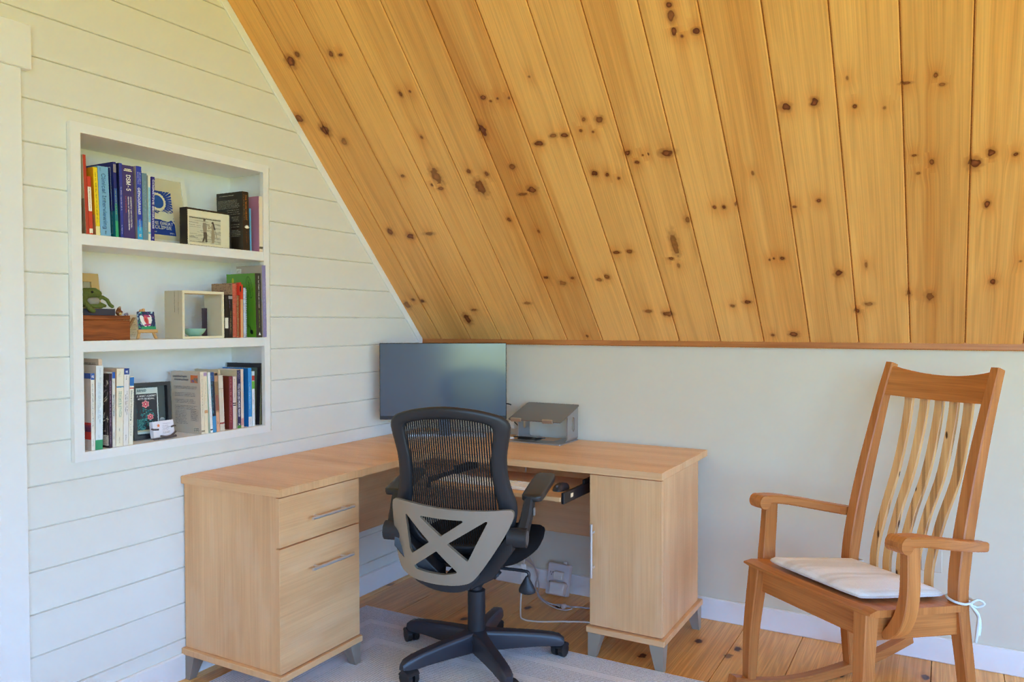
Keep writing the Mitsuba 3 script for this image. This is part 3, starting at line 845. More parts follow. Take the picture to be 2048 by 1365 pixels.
# back frame: a fat rounded rim round the mesh
half_o = [(0.0, 1.0485), (0.09, 1.041), (0.15, 1.028), (0.195, 1.011), (0.2165, 0.985), (0.2145, 0.95), (0.206, 0.91), (0.1985, 0.86), (0.2000, 0.80), (0.210, 0.745), (0.2225, 0.70), (0.222, 0.655), (0.205, 0.60), (0.17, 0.55), (0.12, 0.515), (0.06, 0.50), (0, 0.497)]
half_i = [(0.0, 1.006), (0.09, 0.998), (0.143, 0.985), (0.158, 0.970), (0.157, 0.94), (0.1515, 0.90), (0.146, 0.86), (0.146, 0.80), (0.152, 0.74), (0.160, 0.69), (0.160, 0.64), (0.148, 0.59), (0.12, 0.555), (0.06, 0.54), (0, 0.538)]
def both(h):
    return np.array(h + [(-a, b) for a, b in h[-2:0:-1]])
Lo, Li = both(half_o), both(half_i)
No = 150
def resample(P, n):
    P = sm(P, 8); P = np.vstack([P, P[:1]])
    d = np.r_[0, np.cumsum(np.linalg.norm(np.diff(P, axis=0), axis=1))]
    s = np.linspace(0, d[-1], n, endpoint=False)
    return np.column_stack([np.interp(s, d, P[:, i]) for i in (0, 1)])
A, B = resample(Lo, No), resample(Li, No)
rings = []
for i in range(No):
    o, n_ = A[i], B[i]
    c, h = (o + n_) / 2, (o - n_) / 2
    ring = []
    for t in np.arange(14) * 2 * np.pi / 14:
        q = c + h * math.copysign(abs(math.cos(t)) ** 0.75, math.cos(t))
        th = 0.019 * math.copysign(abs(math.sin(t)) ** 0.8, math.sin(t))
        ring.append((q[0], float(s_back(q[0], q[1])) + th, q[1]))
    rings.append(ring)
rings.append(rings[0])
add(oc, 'back_frame', loft(rings, caps=False), 'black_plastic', smooth=True, mat=OM)
# mesh: upright cords with gaps, too fine to tell apart one by one
cords = []
pitch = 0.0084
inner = Polygon(B).buffer(0.006)
for i in range(-20, 21):
    x = i * pitch
    g = LineString([(x, 0.3), (x, 1.2)]).intersection(inner)
    if g.is_empty or g.geom_type != 'LineString':
        continue
    za, zb_ = g.bounds[1], g.bounds[3]
    zz = np.linspace(za, zb_, 14)
    w = 0.0024
    cords.append(loft([[(x - w, s_back(x, z) - 0.0012, z), (x + w, s_back(x, z) - 0.0012, z), (x + w, s_back(x, z) + 0.0012, z), (x - w, s_back(x, z) + 0.0012, z)] for z in zz]))
for z in np.arange(0.56, 1.0, 0.04):
    g = LineString([(-0.3, z), (0.3, z)]).intersection(inner)
    if g.is_empty:
        continue
    xs = np.linspace(g.bounds[0], g.bounds[2], 9)
    cords.append(loft([[(x, s_back(x, z) + 0.0012, z - 0.0003), (x, s_back(x, z) + 0.0012, z + 0.0003), (x, s_back(x, z) + 0.0024, z + 0.0003), (x, s_back(x, z) + 0.0024, z - 0.0003)] for x in xs]))
add(oc, 'back_mesh', join(*cords), 'paint_matte', col=(34, 32, 34), mat=OM, label='see-through black mesh of upright cords', kind='stuff')

# grey X frame behind the lumbar zone
Xo = [(-0.198, 0.712), (-0.2175, 0.694), (-0.2205, 0.64), (-0.219, 0.57), (-0.214, 0.50), (-0.196, 0.449), (-0.150, 0.425), (-0.09, 0.418), (-0.02, 0.416), (0.04, 0.420), (0.082, 0.437), (0.128, 0.495), (0.182, 0.578), (0.2145, 0.640), (0.2225, 0.672), (0.208, 0.688), (0.146, 0.690), (0.061, 0.695), (-0.032, 0.702), (-0.119, 0.710)]
def corner(P, r=0.006):
    return Polygon(P).buffer(-r).buffer(r)
xp = Polygon(sm(Xo, 5)).buffer(0)
holes = [corner([(-0.158, 0.668), (-0.152, 0.664), (-0.066, 0.573), (-0.142, 0.519), (-0.150, 0.535)], 0.004), corner([(-0.102, 0.668), (0.068, 0.658), (-0.021, 0.598)], 0.004),
         corner([(0.146, 0.660), (0.068, 0.508), (0.000, 0.571)], 0.004), corner([(-0.041, 0.542), (0.032, 0.466), (-0.017, 0.455), (-0.080, 0.457), (-0.128, 0.462), (-0.139, 0.473)], 0.004)]
for h in holes:
    xp = xp.difference(h)
XC = (118, 112, 104)
add(oc, 'lumbar_frame', bent(xp, s_x, -0.004, 0.0135, 0.008), 'metal_satin', col=(170, 163, 149), mat=OM, label='grey X-shaped lumbar frame')
lip = Polygon(sm([(-0.19, 0.46), (-0.165, 0.42), (-0.10, 0.393), (-0.03, 0.383), (0.03, 0.387), (0.065, 0.405), (0.10, 0.45), (0.05, 0.44), (-0.05, 0.435), (-0.15, 0.44)], 5)).buffer(0)
add(oc, 'back_bracket', join(bent(lip, lambda x, z: s_x(x, z) + 0.03, -0.03, 0.024),
    loft([rect_ring((0, -0.20, 0.40), (1, 0, 0), (0, 0, 1), 0.055, 0.014, 0.004), rect_ring((0, -0.30, 0.405), (1, 0, 0), (0, 0.2, 1), 0.06, 0.016, 0.004)])), 'black_plastic', smooth=40, mat=OM)

# seat
def seat_ring(z, grow, drop):
    P = sm([(0.235, 0.20), (0.20, 0.268), (0.0, 0.285), (-0.20, 0.268), (-0.235, 0.20), (-0.245, 0.0), (-0.195, -0.20), (-0.09, -0.23), (0.09, -0.23), (0.195, -0.20), (0.245, 0.0)], 6)
    P = P * (1 + grow)
    zz = z - drop * np.clip((P[:, 1] - 0.12) / 0.16, 0, 1) ** 2
    return np.column_stack([P, zz])
add(oc, 'seat', loft([seat_ring(0.446, -0.14, 0.0), seat_ring(0.455, -0.03, 0), seat_ring(0.470, 0.0, 0.0), seat_ring(0.488, -0.012, 0.010), seat_ring(0.501, -0.06, 0.016), seat_ring(0.507, -0.2, 0.016), seat_ring(0.505, -0.6, 0.0)]), 'black_fabric', smooth=50, mat=OM)
add(oc, 'seat_shell', loft([seat_ring(0.405, -0.50, 0), seat_ring(0.424, -0.30, 0), seat_ring(0.449, -0.12, 0)]), 'black_plastic', smooth=40, mat=OM)
add(oc, 'tilt_mechanism', join(cbox(-0.07, 0.07, -0.17, 0.10, 0.352, 0.408, 0.01), cyl((0.06, 0.0, 0.372), (0.088, 0.0, 0.345), 0.020, 20), loft([rect_ring((0, -0.14, 0.38), (1, 0, 0), (0, 0, 1), 0.05, 0.02, 0.004), rect_ring((0, -0.24, 0.40), (1, 0, 0), (0, 0, 1), 0.05, 0.016, 0.004)])), 'black_plastic', smooth=40, mat=OM)
add(oc, 'lever', join(tube([(0.05, 0.0, 0.380), (0.13, 0.0, 0.376), (0.195, 0.0, 0.372), (0.209, 0.0, 0.364), (0.208, 0.0, 0.345)], 0.0062, 8, 24),
    loft([[(0.203 + r * math.cos(t) * w, 0.0 + r * math.sin(t), z) for t in np.arange(14) * 2 * np.pi / 14] for r, z, w in ((0.006, 0.352, 1), (0.012, 0.335, 1.3), (0.018, 0.315, 1.5), (0.021, 0.300, 1.6), (0.020, 0.290, 1.6), (0.012, 0.284, 1.6))])), 'black_plastic', smooth=45, mat=OM)

# arms
for s, nm in ((1, 'right'), (-1, 'left')):
    ar = add(oc, 'armrest', join(cyl((s * 0.195, -0.285, 0.582), (s * 0.262, -0.285, 0.582), 0.034, 26),
        loft([rect_ring((s * 0.06, -0.25, 0.415), (0, 1, 0), (0, 0, 1), 0.045, 0.030, 0.006), rect_ring((s * 0.14, -0.255, 0.475), (0, 1, 0), (0, 0.0, 1), 0.040, 0.046, 0.006), rect_ring((s * 0.215, -0.283, 0.575), (0, 1, 0), (0, 0.2, 1), 0.032, 0.040, 0.006)]),
        loft([rect_ring((s * 0.238, -0.262, 0.585), (1, 0, 0), (0, 1, -0.4), 0.020, 0.030, 0.007), rect_ring((s * 0.247, -0.215, 0.64), (1, 0, 0), (0, 1, -0.3), 0.018, 0.030, 0.007), rect_ring((s * 0.252, -0.175, 0.703), (1, 0, 0), (0, 1, -0.2), 0.016, 0.032, 0.007)])), 'black_plastic', smooth=40, mat=OM)
    add(ar, 'pivot_cap', cyl((s * 0.2615, -0.285, 0.582), (s * 0.264, -0.285, 0.582), 0.025, 26), 'paint_matte', col=(92, 84, 80), mat=OM)
    add(ar, 'button', rbox(s * 0.270, -0.196, 0.655, 0.008, 0.018, 0.030, 0.0038, 8), 'paint_satin', col=(120, 110, 104), mat=OM)
    rings = []
    dirn = np.array([s * 0.005, 0.27, 0.030]); dirn /= np.linalg.norm(dirn)
    sd = np.cross(dirn, [0, 0, 1.0]); sd /= np.linalg.norm(sd); upv = np.cross(sd, dirn)
    for q, w, h in ((-0.005, 0.020, 0.006), (0.0, 0.032, 0.012), (0.012, 0.038, 0.0145), (0.06, 0.040, 0.015), (0.20, 0.041, 0.015), (0.258, 0.038, 0.0145), (0.272, 0.031, 0.012), (0.277, 0.018, 0.006)):
        rings.append([np.array([s * 0.262, -0.205, 0.703]) + dirn * q + sd * w * math.copysign(abs(math.cos(u_)) ** 0.35, math.cos(u_)) + upv * h * math.copysign(abs(math.sin(u_)) ** 0.5, math.sin(u_)) for u_ in np.arange(28) * 2 * np.pi / 28])
    add(ar, 'pad', loft(rings), 'paint_satin', col=(44, 42, 42), smooth=65, mat=OM)

# column, star base, casters
add(oc, 'gas_column', lathe([(0.030, 0.10), (0.0345, 0.12), (0.0345, 0.285), (0.030, 0.288), (0.0225, 0.289), (0.0225, 0.36)], 30), 'black_plastic', smooth=40, mat=OM)
add(oc, 'hub', lathe([(0.035, 0.068), (0.052, 0.075), (0.056, 0.10), (0.050, 0.122), (0.040, 0.130), (0.036, 0.131)], 30), 'black_plastic', smooth=50, mat=OM)
scene['dark_nylon'] = principled((52, 52, 60), 0.33, specular=0.5)
for k in range(5):
    th = math.radians(33.285 + 72 * k) - _t + math.pi / 2     # local angle, x right
    er, es = np.array([math.cos(th), math.sin(th), 0]), np.array([-math.sin(th), math.cos(th), 0])
    rings = []
    for r, zt, zb_, wt, wb in ((0.02, 0.132, 0.058, 0.032, 0.034), (0.06, 0.129, 0.056, 0.023, 0.031), (0.15, 0.123, 0.060, 0.019, 0.027), (0.25, 0.114, 0.063, 0.018, 0.025), (0.30, 0.107, 0.062, 0.018, 0.025), (0.328, 0.099, 0.061, 0.017, 0.023), (0.345, 0.086, 0.062, 0.011, 0.015)):
        c = er * r
        rings.append([c + es * a + [0, 0, z] for a, z in ((-wb, zb_), (wb, zb_), (wb * 0.97, zt - 0.016), (wt, zt - 0.003), (wt * 0.75, zt), (-wt * 0.75, zt), (-wt, zt - 0.003), (-wb * 0.97, zt - 0.016))])
    lg = add(oc, 'base_leg', loft(rings), 'dark_nylon', smooth=32, mat=OM)
    add(lg, 'ridge', join(*[loft([rect_ring(er * r + es * a + [0, 0, z], es, (0, 0, 1), 0.0013, 0.0012) for r, z in ((0.09, 0.1255), (0.15, 0.1213), (0.25, 0.1113), (0.285, 0.1065))]) for a in (-0.007, 0.007)]), 'paint_satin', col=(92, 90, 96), mat=OM)
    wpos = np.array([0.89, -0.888]) + 0.33 * np.array([math.cos(math.radians(33.285 + 72 * k)), math.sin(math.radians(33.285 + 72 * k))])
    gz = 0.0095 if wpos[1] < -0.62 else 0.0
    ca = th + (0.9, 2.4, -0.5, 1.7, 0.4)[k]                    # caster swivel
    cd, cs = np.array([math.cos(ca), math.sin(ca), 0]), np.array([-math.sin(ca), math.cos(ca), 0])
    p0 = er * 0.322
    ctr = p0 + cd * 0.014
    R0 = 0.0275
    cz = gz + R0 + 0.0003
    hood = []
    for a in np.linspace(math.radians(-15), math.radians(200), 12):
        for w in (-0.027, 0.027):
            hood.append(ctr + cd * math.cos(a) * 0.031 + cs * w + [0, 0, cz + 0.031 * math.sin(a)])
    cst = add(oc, 'caster', join(hull([h for h in hood if h[2] > cz + 0.004]), cyl(p0 + [0, 0, cz + 0.02], p0 + [0, 0, 0.066], 0.010, 14)), 'black_plastic', smooth=40, mat=OM)
    for w in (-1, 1):
        add(cst, 'wheel', cyl(ctr + cs * (w * 0.006) + [0, 0, cz], ctr + cs * (w * 0.025) + [0, 0, cz], R0, 22), 'paint_satin', col=(34, 34, 38), smooth=40, mat=OM)
# ------------------------------------------------------------------ rocking chair (local: x forward, y left, z up)
rk = thing('rocking_chair', 'cherry wood rocking chair with five curved back slats beside the back wall', 'rocking chair')
_t = math.radians(-127.983)
RM = frame_mat([2.356, -0.462, 0], [math.cos(_t), math.sin(_t), 0], [-math.sin(_t), math.cos(_t), 0], [0, 0, 1])


def bend_bar(P, hs, hn, ch=0.004, n=24, side=(0, 1, 0)):
    """A bar of section 2hs x 2hn along points P in which side is the broad direction."""
    Q = spline(P, n)
    t = np.gradient(Q, axis=0); t /= np.linalg.norm(t, axis=1, keepdims=True)
    side = np.asarray(side, float)
    hs = np.interp(np.linspace(0, 1, n), np.linspace(0, 1, np.size(hs)), np.atleast_1d(hs))
    hn = np.interp(np.linspace(0, 1, n), np.linspace(0, 1, np.size(hn)), np.atleast_1d(hn))
    rings = []
    for i in range(n):
        s = side - t[i] * (side @ t[i]); s /= np.linalg.norm(s)
        rings.append(rect_ring(Q[i], s, np.cross(t[i], s), hs[i], hn[i], min(ch, 0.45 * min(hs[i], hn[i]))))
    return loft(rings)


def rk_add(name, mesh, grain, bs='cherry_wood', **kw):
    v = np.asarray(grain, float)
    return add(rk, name, mesh, bs, grain=RM[:3, :3] @ v, mat=RM, **kw)


ZF, ZR, DP, WF, WB = 0.490, 0.435, 0.433, 0.261, 0.222
def seat_z(a):
    return ZR + (ZF - ZR) * a / DP
# posts: rear legs and back uprights in one piece, curving backwards
for s in (1, -1):
    P = [(-0.030, s * 0.244, 0.045), (-0.012, s * 0.240, 0.22), (0.0, s * 0.222, 0.435), (-0.018, s * 0.217, 0.58), (-0.055, s * 0.214, 0.74), (-0.107, s * 0.211, 0.92), (-0.155, s * 0.210, 1.07), (-0.193, s * 0.209, 1.177)]
    rk_add('back_post', bend_bar(P, [0.019, 0.021, 0.022, 0.021, 0.018, 0.016], [0.019, 0.023, 0.026, 0.024, 0.02, 0.017], 0.004, 40), (-0.15, 0, 1))
# front legs
for s in (1, -1):
    P = [(DP + 0.010, s * 0.246, 0.07), (DP + 0.0, s * 0.246, 0.25), (DP - 0.022, s * 0.236, ZF - 0.024)]
    rk_add('front_leg', bend_bar(P, [0.019, 0.022, 0.026], [0.018, 0.022, 0.026], 0.004, 16), (0, 0, 1))
# runners
for s in (1, -1):
    P = []
    for a in np.linspace(-0.335, 0.520, 9):
        zz = 0.018 + 0.62 * (a - 0.185) ** 2 * (0.80 if a > 0.185 else 0.42)
        P.append((a, s * 0.244, zz + 0.0005))
    P = np.array(P)
    rk_add('runner', bend_bar(P, 0.021, 0.017, 0.004, 40), (1, 0, 0))
# seat: a scooped board with rounded front
rings = []
for q in np.linspace(0, 1, 15):
    a = -0.022 + (DP + 0.032) * q
    w = WB + 0.022 + (WF - WB - 0.004) * q
    cols_t, cols_b = [], []
    for y in np.linspace(-w, w, 17):
        scoop = 0.014 * (1 - (y / w) ** 4) * math.sin(math.pi * min(1, max(0, (q - 0.02) / 0.96))) ** 0.5 + 0.010 * (1 - (y / w) ** 2) * (q > 0.95)
        edge = 0.004 if abs(y) > w - 0.002 else 0
        front = 0.010 * max(0, (q - 0.93) / 0.07) ** 2
        cols_t.append((a, y, seat_z(a) - scoop - edge - front))
        cols_b.append((a, y, seat_z(a) - 0.030 + edge + front * 0.6))
    rings.append(cols_t + cols_b[::-1])
rk_add('seat', loft(rings), (0, 1, 0))
# aprons
rk_add('apron', loft([rect_ring((DP - 0.030, y, ZF - 0.068), (1, 0, 0.1), (0, 0, 1), 0.010, 0.040, 0.002) for y in (-0.225, 0.225)]), (0, 1, 0))
for s in (1, -1):
    rk_add('apron', loft([rect_ring((a, s * w, seat_z(a) - 0.066), (0, 1, 0), (0, 0, 1), 0.010, 0.037, 0.002) for a, w in ((0.01, 0.224), (DP - 0.04, 0.242))]), (1, 0, 0.12))
rk_add('apron', loft([rect_ring((0.002, y, ZR - 0.066), (1, 0, 0), (0, 0, 1), 0.010, 0.035, 0.002) for y in (-0.205, 0.205)]), (0, 1, 0))
# crest rail: bowed back, dipping in the middle
rings = []
for y in np.linspace(-0.196, 0.196, 17):
    bow = 0.030 * (1 - (y / 0.2) ** 2)
    dip = 0.026 * (1 - (y / 0.2) ** 2)
    zt, zb_ = 1.168 - dip, 1.062 - 0.006 * (1 - (y / 0.2) ** 2)
    at = lambda z: -0.185 - bow + 0.38 * (1.168 - z)
    rings.append([(at(zb_) - 0.010, y, zb_), (at(zb_) + 0.010, y, zb_), (at(zt) + 0.010, y, zt - 0.003), (at(zt) + 0.006, y, zt), (at(zt) - 0.006, y, zt), (at(zt) - 0.010, y, zt - 0.003)])
rk_add('crest_rail', loft(rings), (0, 1, 0))
# five slats, S-curved
for i in range(5):
    f = (i - 2) / 2
    yt, yb_ = f * 0.118, f * 0.112
    bow = 0.026 * (1 - (yt / 0.2) ** 2)
    P = [(-0.002, yb_, seat_z(0) - 0.012), (-0.014, yb_, 0.52), (-0.062, yb_ * 1.01, 0.66), (-0.118 - bow * 0.4, yt * 1.01, 0.80), (-0.148 - bow * 0.8, yt, 0.93), (-0.158 - bow, yt, 1.02), (-0.163 - bow, yt, 1.068)]
    P = [(a + (0.006 if 0 < j < 5 else 0), b, c) for j, (a, b, c) in enumerate(P)]
    rk_add('back_slat', bend_bar(P, [0.0145, 0.0155, 0.0165, 0.017], [0.0065, 0.0065], 0.0015, 34), (-0.15, 0, 1), 'slat_wood', label=None)
# arms with rounded scroll ends, and their curved supports
for s in (1, -1):
    prof = []
    P = spline([(0.352, s * 0.300, 0.690), (0.28, s * 0.303, 0.684), (0.18, s * 0.300, 0.664), (0.06, s * 0.277, 0.638), (-0.02, s * 0.256, 0.622), (-0.065, s * 0.249, 0.615)], 26)
    rings = []
    for j, p in enumerate(P):
        t = P[min(j + 1, 25)] - P[max(j - 1, 0)]; t /= np.linalg.norm(t)
        sd = np.cross(t, [0, 0, 1.0]); sd /= np.linalg.norm(sd)
        rings.append(rect_ring(p, sd, np.cross(sd, t), np.interp(j, [0, 12, 25], [0.030, 0.030, 0.026]), 0.0155, 0.005))
    scroll = cyl((0.352, s * 0.300 - 0.0300, 0.6805), (0.352, s * 0.300 + 0.0300, 0.6805), 0.0248, 30)
    am = tm(mf(loft(rings)) + mf(scroll))
    post_cut = mf(cbox(-0.075, 0.030, min(s * 0.19, s * 0.240), max(s * 0.19, s * 0.240), 0.55, 0.75))
    rk_add('armrest', tm(mf(am) - post_cut), (1, 0, 0.1))
    Q = [(0.308, s * 0.300, 0.674), (0.310, s * 0.303, 0.60), (0.314, s * 0.305, 0.53), (0.322, s * 0.300, 0.470), (0.328, s * 0.284, 0.425), (0.331, s * 0.262, 0.400), (0.333, s * 0.248, 0.392)]
    rk_add('arm_support', bend_bar(Q, [0.026, 0.028, 0.030], [0.015, 0.016, 0.020, 0.012], 0.003, 30, side=(1, 0, 0)), (0, 0, 1))
# cushion: its own thing, tied on
cu = thing('seat_cushion', 'thin off-white striped cushion tied to the rocking chair seat', 'cushion')
def cush_pt(q, v):
    a = 0.014 + 0.388 * q
    w = (0.196 + 0.012 * q)
    y = v * w
    return a, y
NQ, NV = 26, 30
topv, botv = [], []
for i in range(NQ):
    for j in range(NV):
        q, v = i / (NQ - 1), -1 + 2 * j / (NV - 1)
        a, y = cush_pt(q, v)
        r = max(abs(2 * q - 1), abs(v))
        puff = 0.017 * max(0, 1 - r ** 5) ** 0.6
        dz = 0.0025 * float(meshkit.noise(np.array([a * 18, y * 18, 2.0])))
        u_ = 2 * q - 1
        cf = 1 - 0.055 * (abs(u_) * abs(v)) ** 5
        y *= cf; a = 0.208 + (a - 0.208) * cf
        y *= 1 - 0.02 * (1 - abs(2 * q - 1)) if abs(v) > 0.99 else 1
        base = seat_z(a) + 0.0118
        topv.append((a, y, base + puff + 0.0045 + dz)); botv.append((a, y, base - puff * 0.40 - 0.0045))
V = np.array(topv + botv); n0 = NQ * NV; f = []
for i in range(NQ - 1):
    for j in range(NV - 1):
        a = i * NV + j
        f += [[a, a + NV, a + 1], [a + 1, a + NV, a + NV + 1], [n0 + a, n0 + a + 1, n0 + a + NV], [n0 + a + 1, n0 + a + NV + 1, n0 + a + NV]]
per = [i for i in range(NV)] + [i * NV + NV - 1 for i in range(1, NQ)] + [(NQ - 1) * NV + j for j in range(NV - 2, -1, -1)] + [i * NV for i in range(NQ - 2, 0, -1)]
for i in range(len(per)):
    a, b = per[i], per[(i + 1) % len(per)]
    f += [[a, b, n0 + a], [b, n0 + b, n0 + a]]
cm = trimesh.Trimesh(V, f, process=False)
if cm.volume < 0:
    cm.invert()
cw = trimesh.Trimesh(cm.vertices, cm.faces, process=False)
uvs = np.column_stack([cm.vertices[:, 1], cm.vertices[:, 0]])
cm.apply_transform(RM)
scene[cu + '__pad'] = mikit.ply(cm, 'cushion_linen', smooth=True, uv=uvs)
cord = np.array([cw.vertices[i] * [1, 1, 0] + [0, 0, (cw.vertices[i][2] + cw.vertices[n0 + i][2]) / 2] for i in per])
ctr = cord.mean(0)
cord = ctr + (cord - ctr) * [1.006, 1.006, 1]
add(cu, 'piping', tube(np.vstack([cord, cord[:1]]), 0.0026, 6), 'paint_matte', col=(206, 200, 196), smooth=True, mat=RM)
for s in (1, -1):
    a0 = (0.016, s * 0.192, seat_z(0.014) + 0.011)
    k0 = (-0.008, s * 0.254, seat_z(0) + 0.002)
    tie = [tube([a0, (0.033, s * 0.212, seat_z(0) + 0.012), (0.034, s * 0.238, seat_z(0) + 0.008), (0.016, s * 0.255, seat_z(0) + 0.004), k0], 0.0042, 6, 24)]
    tie.append(tube([k0, (-0.030, s * 0.268, seat_z(0) + 0.016), (-0.045, s * 0.278, seat_z(0) + 0.004), (-0.034, s * 0.262, seat_z(0) - 0.010), k0], 0.0040, 6, 22))
    tie.append(tube([k0, (-0.034, s * 0.266, 0.40), (-0.030, s * 0.268, 0.36), (-0.024, s * 0.266, 0.315)], [0.0035] * 3 + [0.0055] * 12 + [0.0045] * 3, 6, 18))
    tie.append(tube([k0, (-0.040, s * 0.262, 0.395), (-0.042, s * 0.266, 0.365), (-0.036, s * 0.268, 0.335)], [0.0035] * 3 + [0.0052] * 12 + [0.0045] * 3, 6, 18))
    tie.append(tube([k0, (-0.034, s * 0.250, seat_z(0) + 0.004), (-0.040, s * 0.222, seat_z(0) + 0.008), (-0.034, s * 0.192, seat_z(0) + 0.010), (-0.008, s * 0.188, seat_z(0) + 0.012), a0], 0.0040, 6, 20))
    add(cu, 'tie', join(*tie), 'paint_matte', col=(212, 222, 224), smooth=True, mat=RM)
# ------------------------------------------------------------------ what stands on the shelves
S1, S2, S3 = SHELF
SPINE_M = np.array([[0, 0, 1.0, 0], [0, 1, 0, 0], [-1, 0, 0, 0], [0, 0, 0, 1.0]])      # text running down a spine that faces +x


def on_spine(s, y, z0, h, col, length=None, bold=False):
    """Text mesh in the book's own frame: reads downwards from z0, letters centred on y, capitals h tall."""
    m = text(s, h, 0.0003, bold, length)
    m.apply_translation([0, -h / 2, 0])
    v = m.vertices
    return trimesh.Trimesh(np.column_stack([v[:, 2] + 0.0001, y + v[:, 1], z0 - v[:, 0]]), m.faces, process=False)


def on_cover(s, x0, z0, h, length=None, bold=False):
    """Text on the left cover (facing -y), reading towards the spine."""
    m = text(s, h, 0.0003, bold, length)
    v = m.vertices
    return trimesh.Trimesh(np.column_stack([x0 + v[:, 0], -v[:, 2] - 0.0001, z0 + v[:, 1]]), m.faces, process=False)


def cover_lines(x0, x1, z0, z1, n, rag, thick=0.0014):
    """Lines of print too small to read."""
    q = []
    for i in range(n):
        z = z1 - (z1 - z0) * i / max(n - 1, 1)
        e = x1 - random.random() * rag * (x1 - x0)
        x = x0
        while x < e - 0.003:
            w = min(random.uniform(0.005, 0.013), e - x)
            q.append(cbox(x, x + w, -0.0004, -0.0001, z, z + thick))
            x += w + 0.0022
    return join(*q)


def spine_lines(y, z0, z1, w):
    """Small print running down a spine: words made of strokes."""
    q = []
    z, left = z0, random.randint(3, 8)
    st = max(0.0006, 0.16 * w)
    while z > z1 + 3 * st:
        if left == 0:
            z -= 0.55 * w + st; left = random.randint(3, 9)
            continue
        kind_ = random.random()
        hi = 0.5 if kind_ < 0.3 else 0.22
        q.append(cbox(0.0001, 0.0004, y - w / 2, y + w * hi, z - st, z))
        if kind_ > 0.45:
            q.append(cbox(0.0001, 0.0004, y + w * (hi - 0.18) if kind_ > 0.7 else y - w / 2, y + w * hi if kind_ > 0.7 else y - w * 0.32, z - st * 2.6, z - st))
        z -= st * (2.2 if kind_ < 0.45 else 3.8); left -= 1
    return join(*q)


def book(label, y0, y1, h, zs, cover, spine=None, back=None, top=None, x=0.012, d=0.165, pages=(226, 214, 190), deco=(), group=None, hard=False, name='book'):
    """A standing book: spine towards the room; top = where the top's left edge is (a lean)."""
    k = thing(name, label, 'book', group)
    t = y1 - y0 - 0.0004
    lean = math.atan2(y0 - (top if top is not None else y0), h)
    c, s = math.cos(lean), math.sin(lean)
    M = np.eye(4)
    M[:3, :3] = [[1, 0, 0], [0, c, -s], [0, s, c]]
    lift = max(0.0, -t * s)                      # the lower corner stands on the shelf
    M[:3, 3] = [x, y0 + 0.0002, zs + 0.0004 + lift]
    e = 0.0022 if hard else 0.0
    bt = 0.0022 if hard else 0.0009
    # cover as one folded sheet: two boards and the spine
    ring = Polygon([(0, 0), (0, t), (-d, t), (-d, t - bt), (-bt * 1.2, t - bt), (-bt * 1.2, bt), (-d, bt), (-d, 0)])
    add(k, 'cover', prism(ring, 0, h), 'paint_satin', col=cover, mat=M)
    add(k, 'pages', cbox(-d + 0.001 + e, -bt * 1.2, bt, t - bt, e, h - 0.0006 - e * 1.2), 'paint_matte', col=pages, mat=M)
    if spine is not None:
        add(k, 'spine', cbox(0.0, 0.0004, 0.0004, t - 0.0004, 0.0, h), 'paint_satin', col=spine, mat=M)
    if back is not None:
        add(k, 'left_cover', cbox(-d, 0.0, -0.0003, 0.0, 0.0, h), 'paint_satin', col=back, mat=M)
    S = np.eye(4); S[0, 3] = 0.0004
    for it in deco:
        kind = it[0]
        if kind == 'band':                       # colour block on the spine, z in fractions of the height
            _, a, b, col = it
            add(k, 'spine_band', cbox(0.0004, 0.0006, 0.0003, t - 0.0003, a * h, b * h), 'paint_satin', col=col, mat=M)
        elif kind == 'txt':                      # spine lettering
            _, s_, fz, hh, col, length = it[:6]
            yy = it[6] if len(it) > 6 else 0.5
            add(k, 'spine_lettering', on_spine(s_, t * yy, fz * h, hh, col, length, len(it) > 7), 'paint_matte', col=col, mat=M @ S @ np.array([[1, 0, 0, 0.0003], [0, 1, 0, 0], [0, 0, 1, 0], [0, 0, 0, 1.0]]))
        elif kind == 'lines':
            _, fy, a, b, w, col = it
            add(k, 'spine_print', spine_lines(t * fy, b * h, a * h, w), 'paint_matte', col=col, mat=M @ S, kind='stuff')
        elif kind == 'cov':
            _, x0, x1, z0, z1, col = it          # rectangle on the left cover; x as fractions of the depth from the fore edge
            add(k, 'cover_panel', cbox(-d + x0 * d, -d + x1 * d, -0.0006, -0.0003, z0 * h, z1 * h), 'paint_satin', col=col, mat=M)
        elif kind == 'clines':
            _, x0, x1, z0, z1, n, rag, col = it
            S2_ = np.eye(4); S2_[1, 3] = -0.0006
            add(k, 'cover_print', cover_lines(-d + x0 * d, -d + x1 * d, z0 * h, z1 * h, n, rag), 'paint_matte', col=col, mat=M @ S2_, kind='stuff')
        elif kind == 'ctxt':
            _, s_, x0, z0, hh, length, col = it
            S2_ = np.eye(4); S2_[1, 3] = -0.0006
            add(k, 'cover_lettering', on_cover(s_, -d + x0 * d, z0 * h, hh, length), 'paint_matte', col=col, mat=M @ S2_)
    return k, M, t


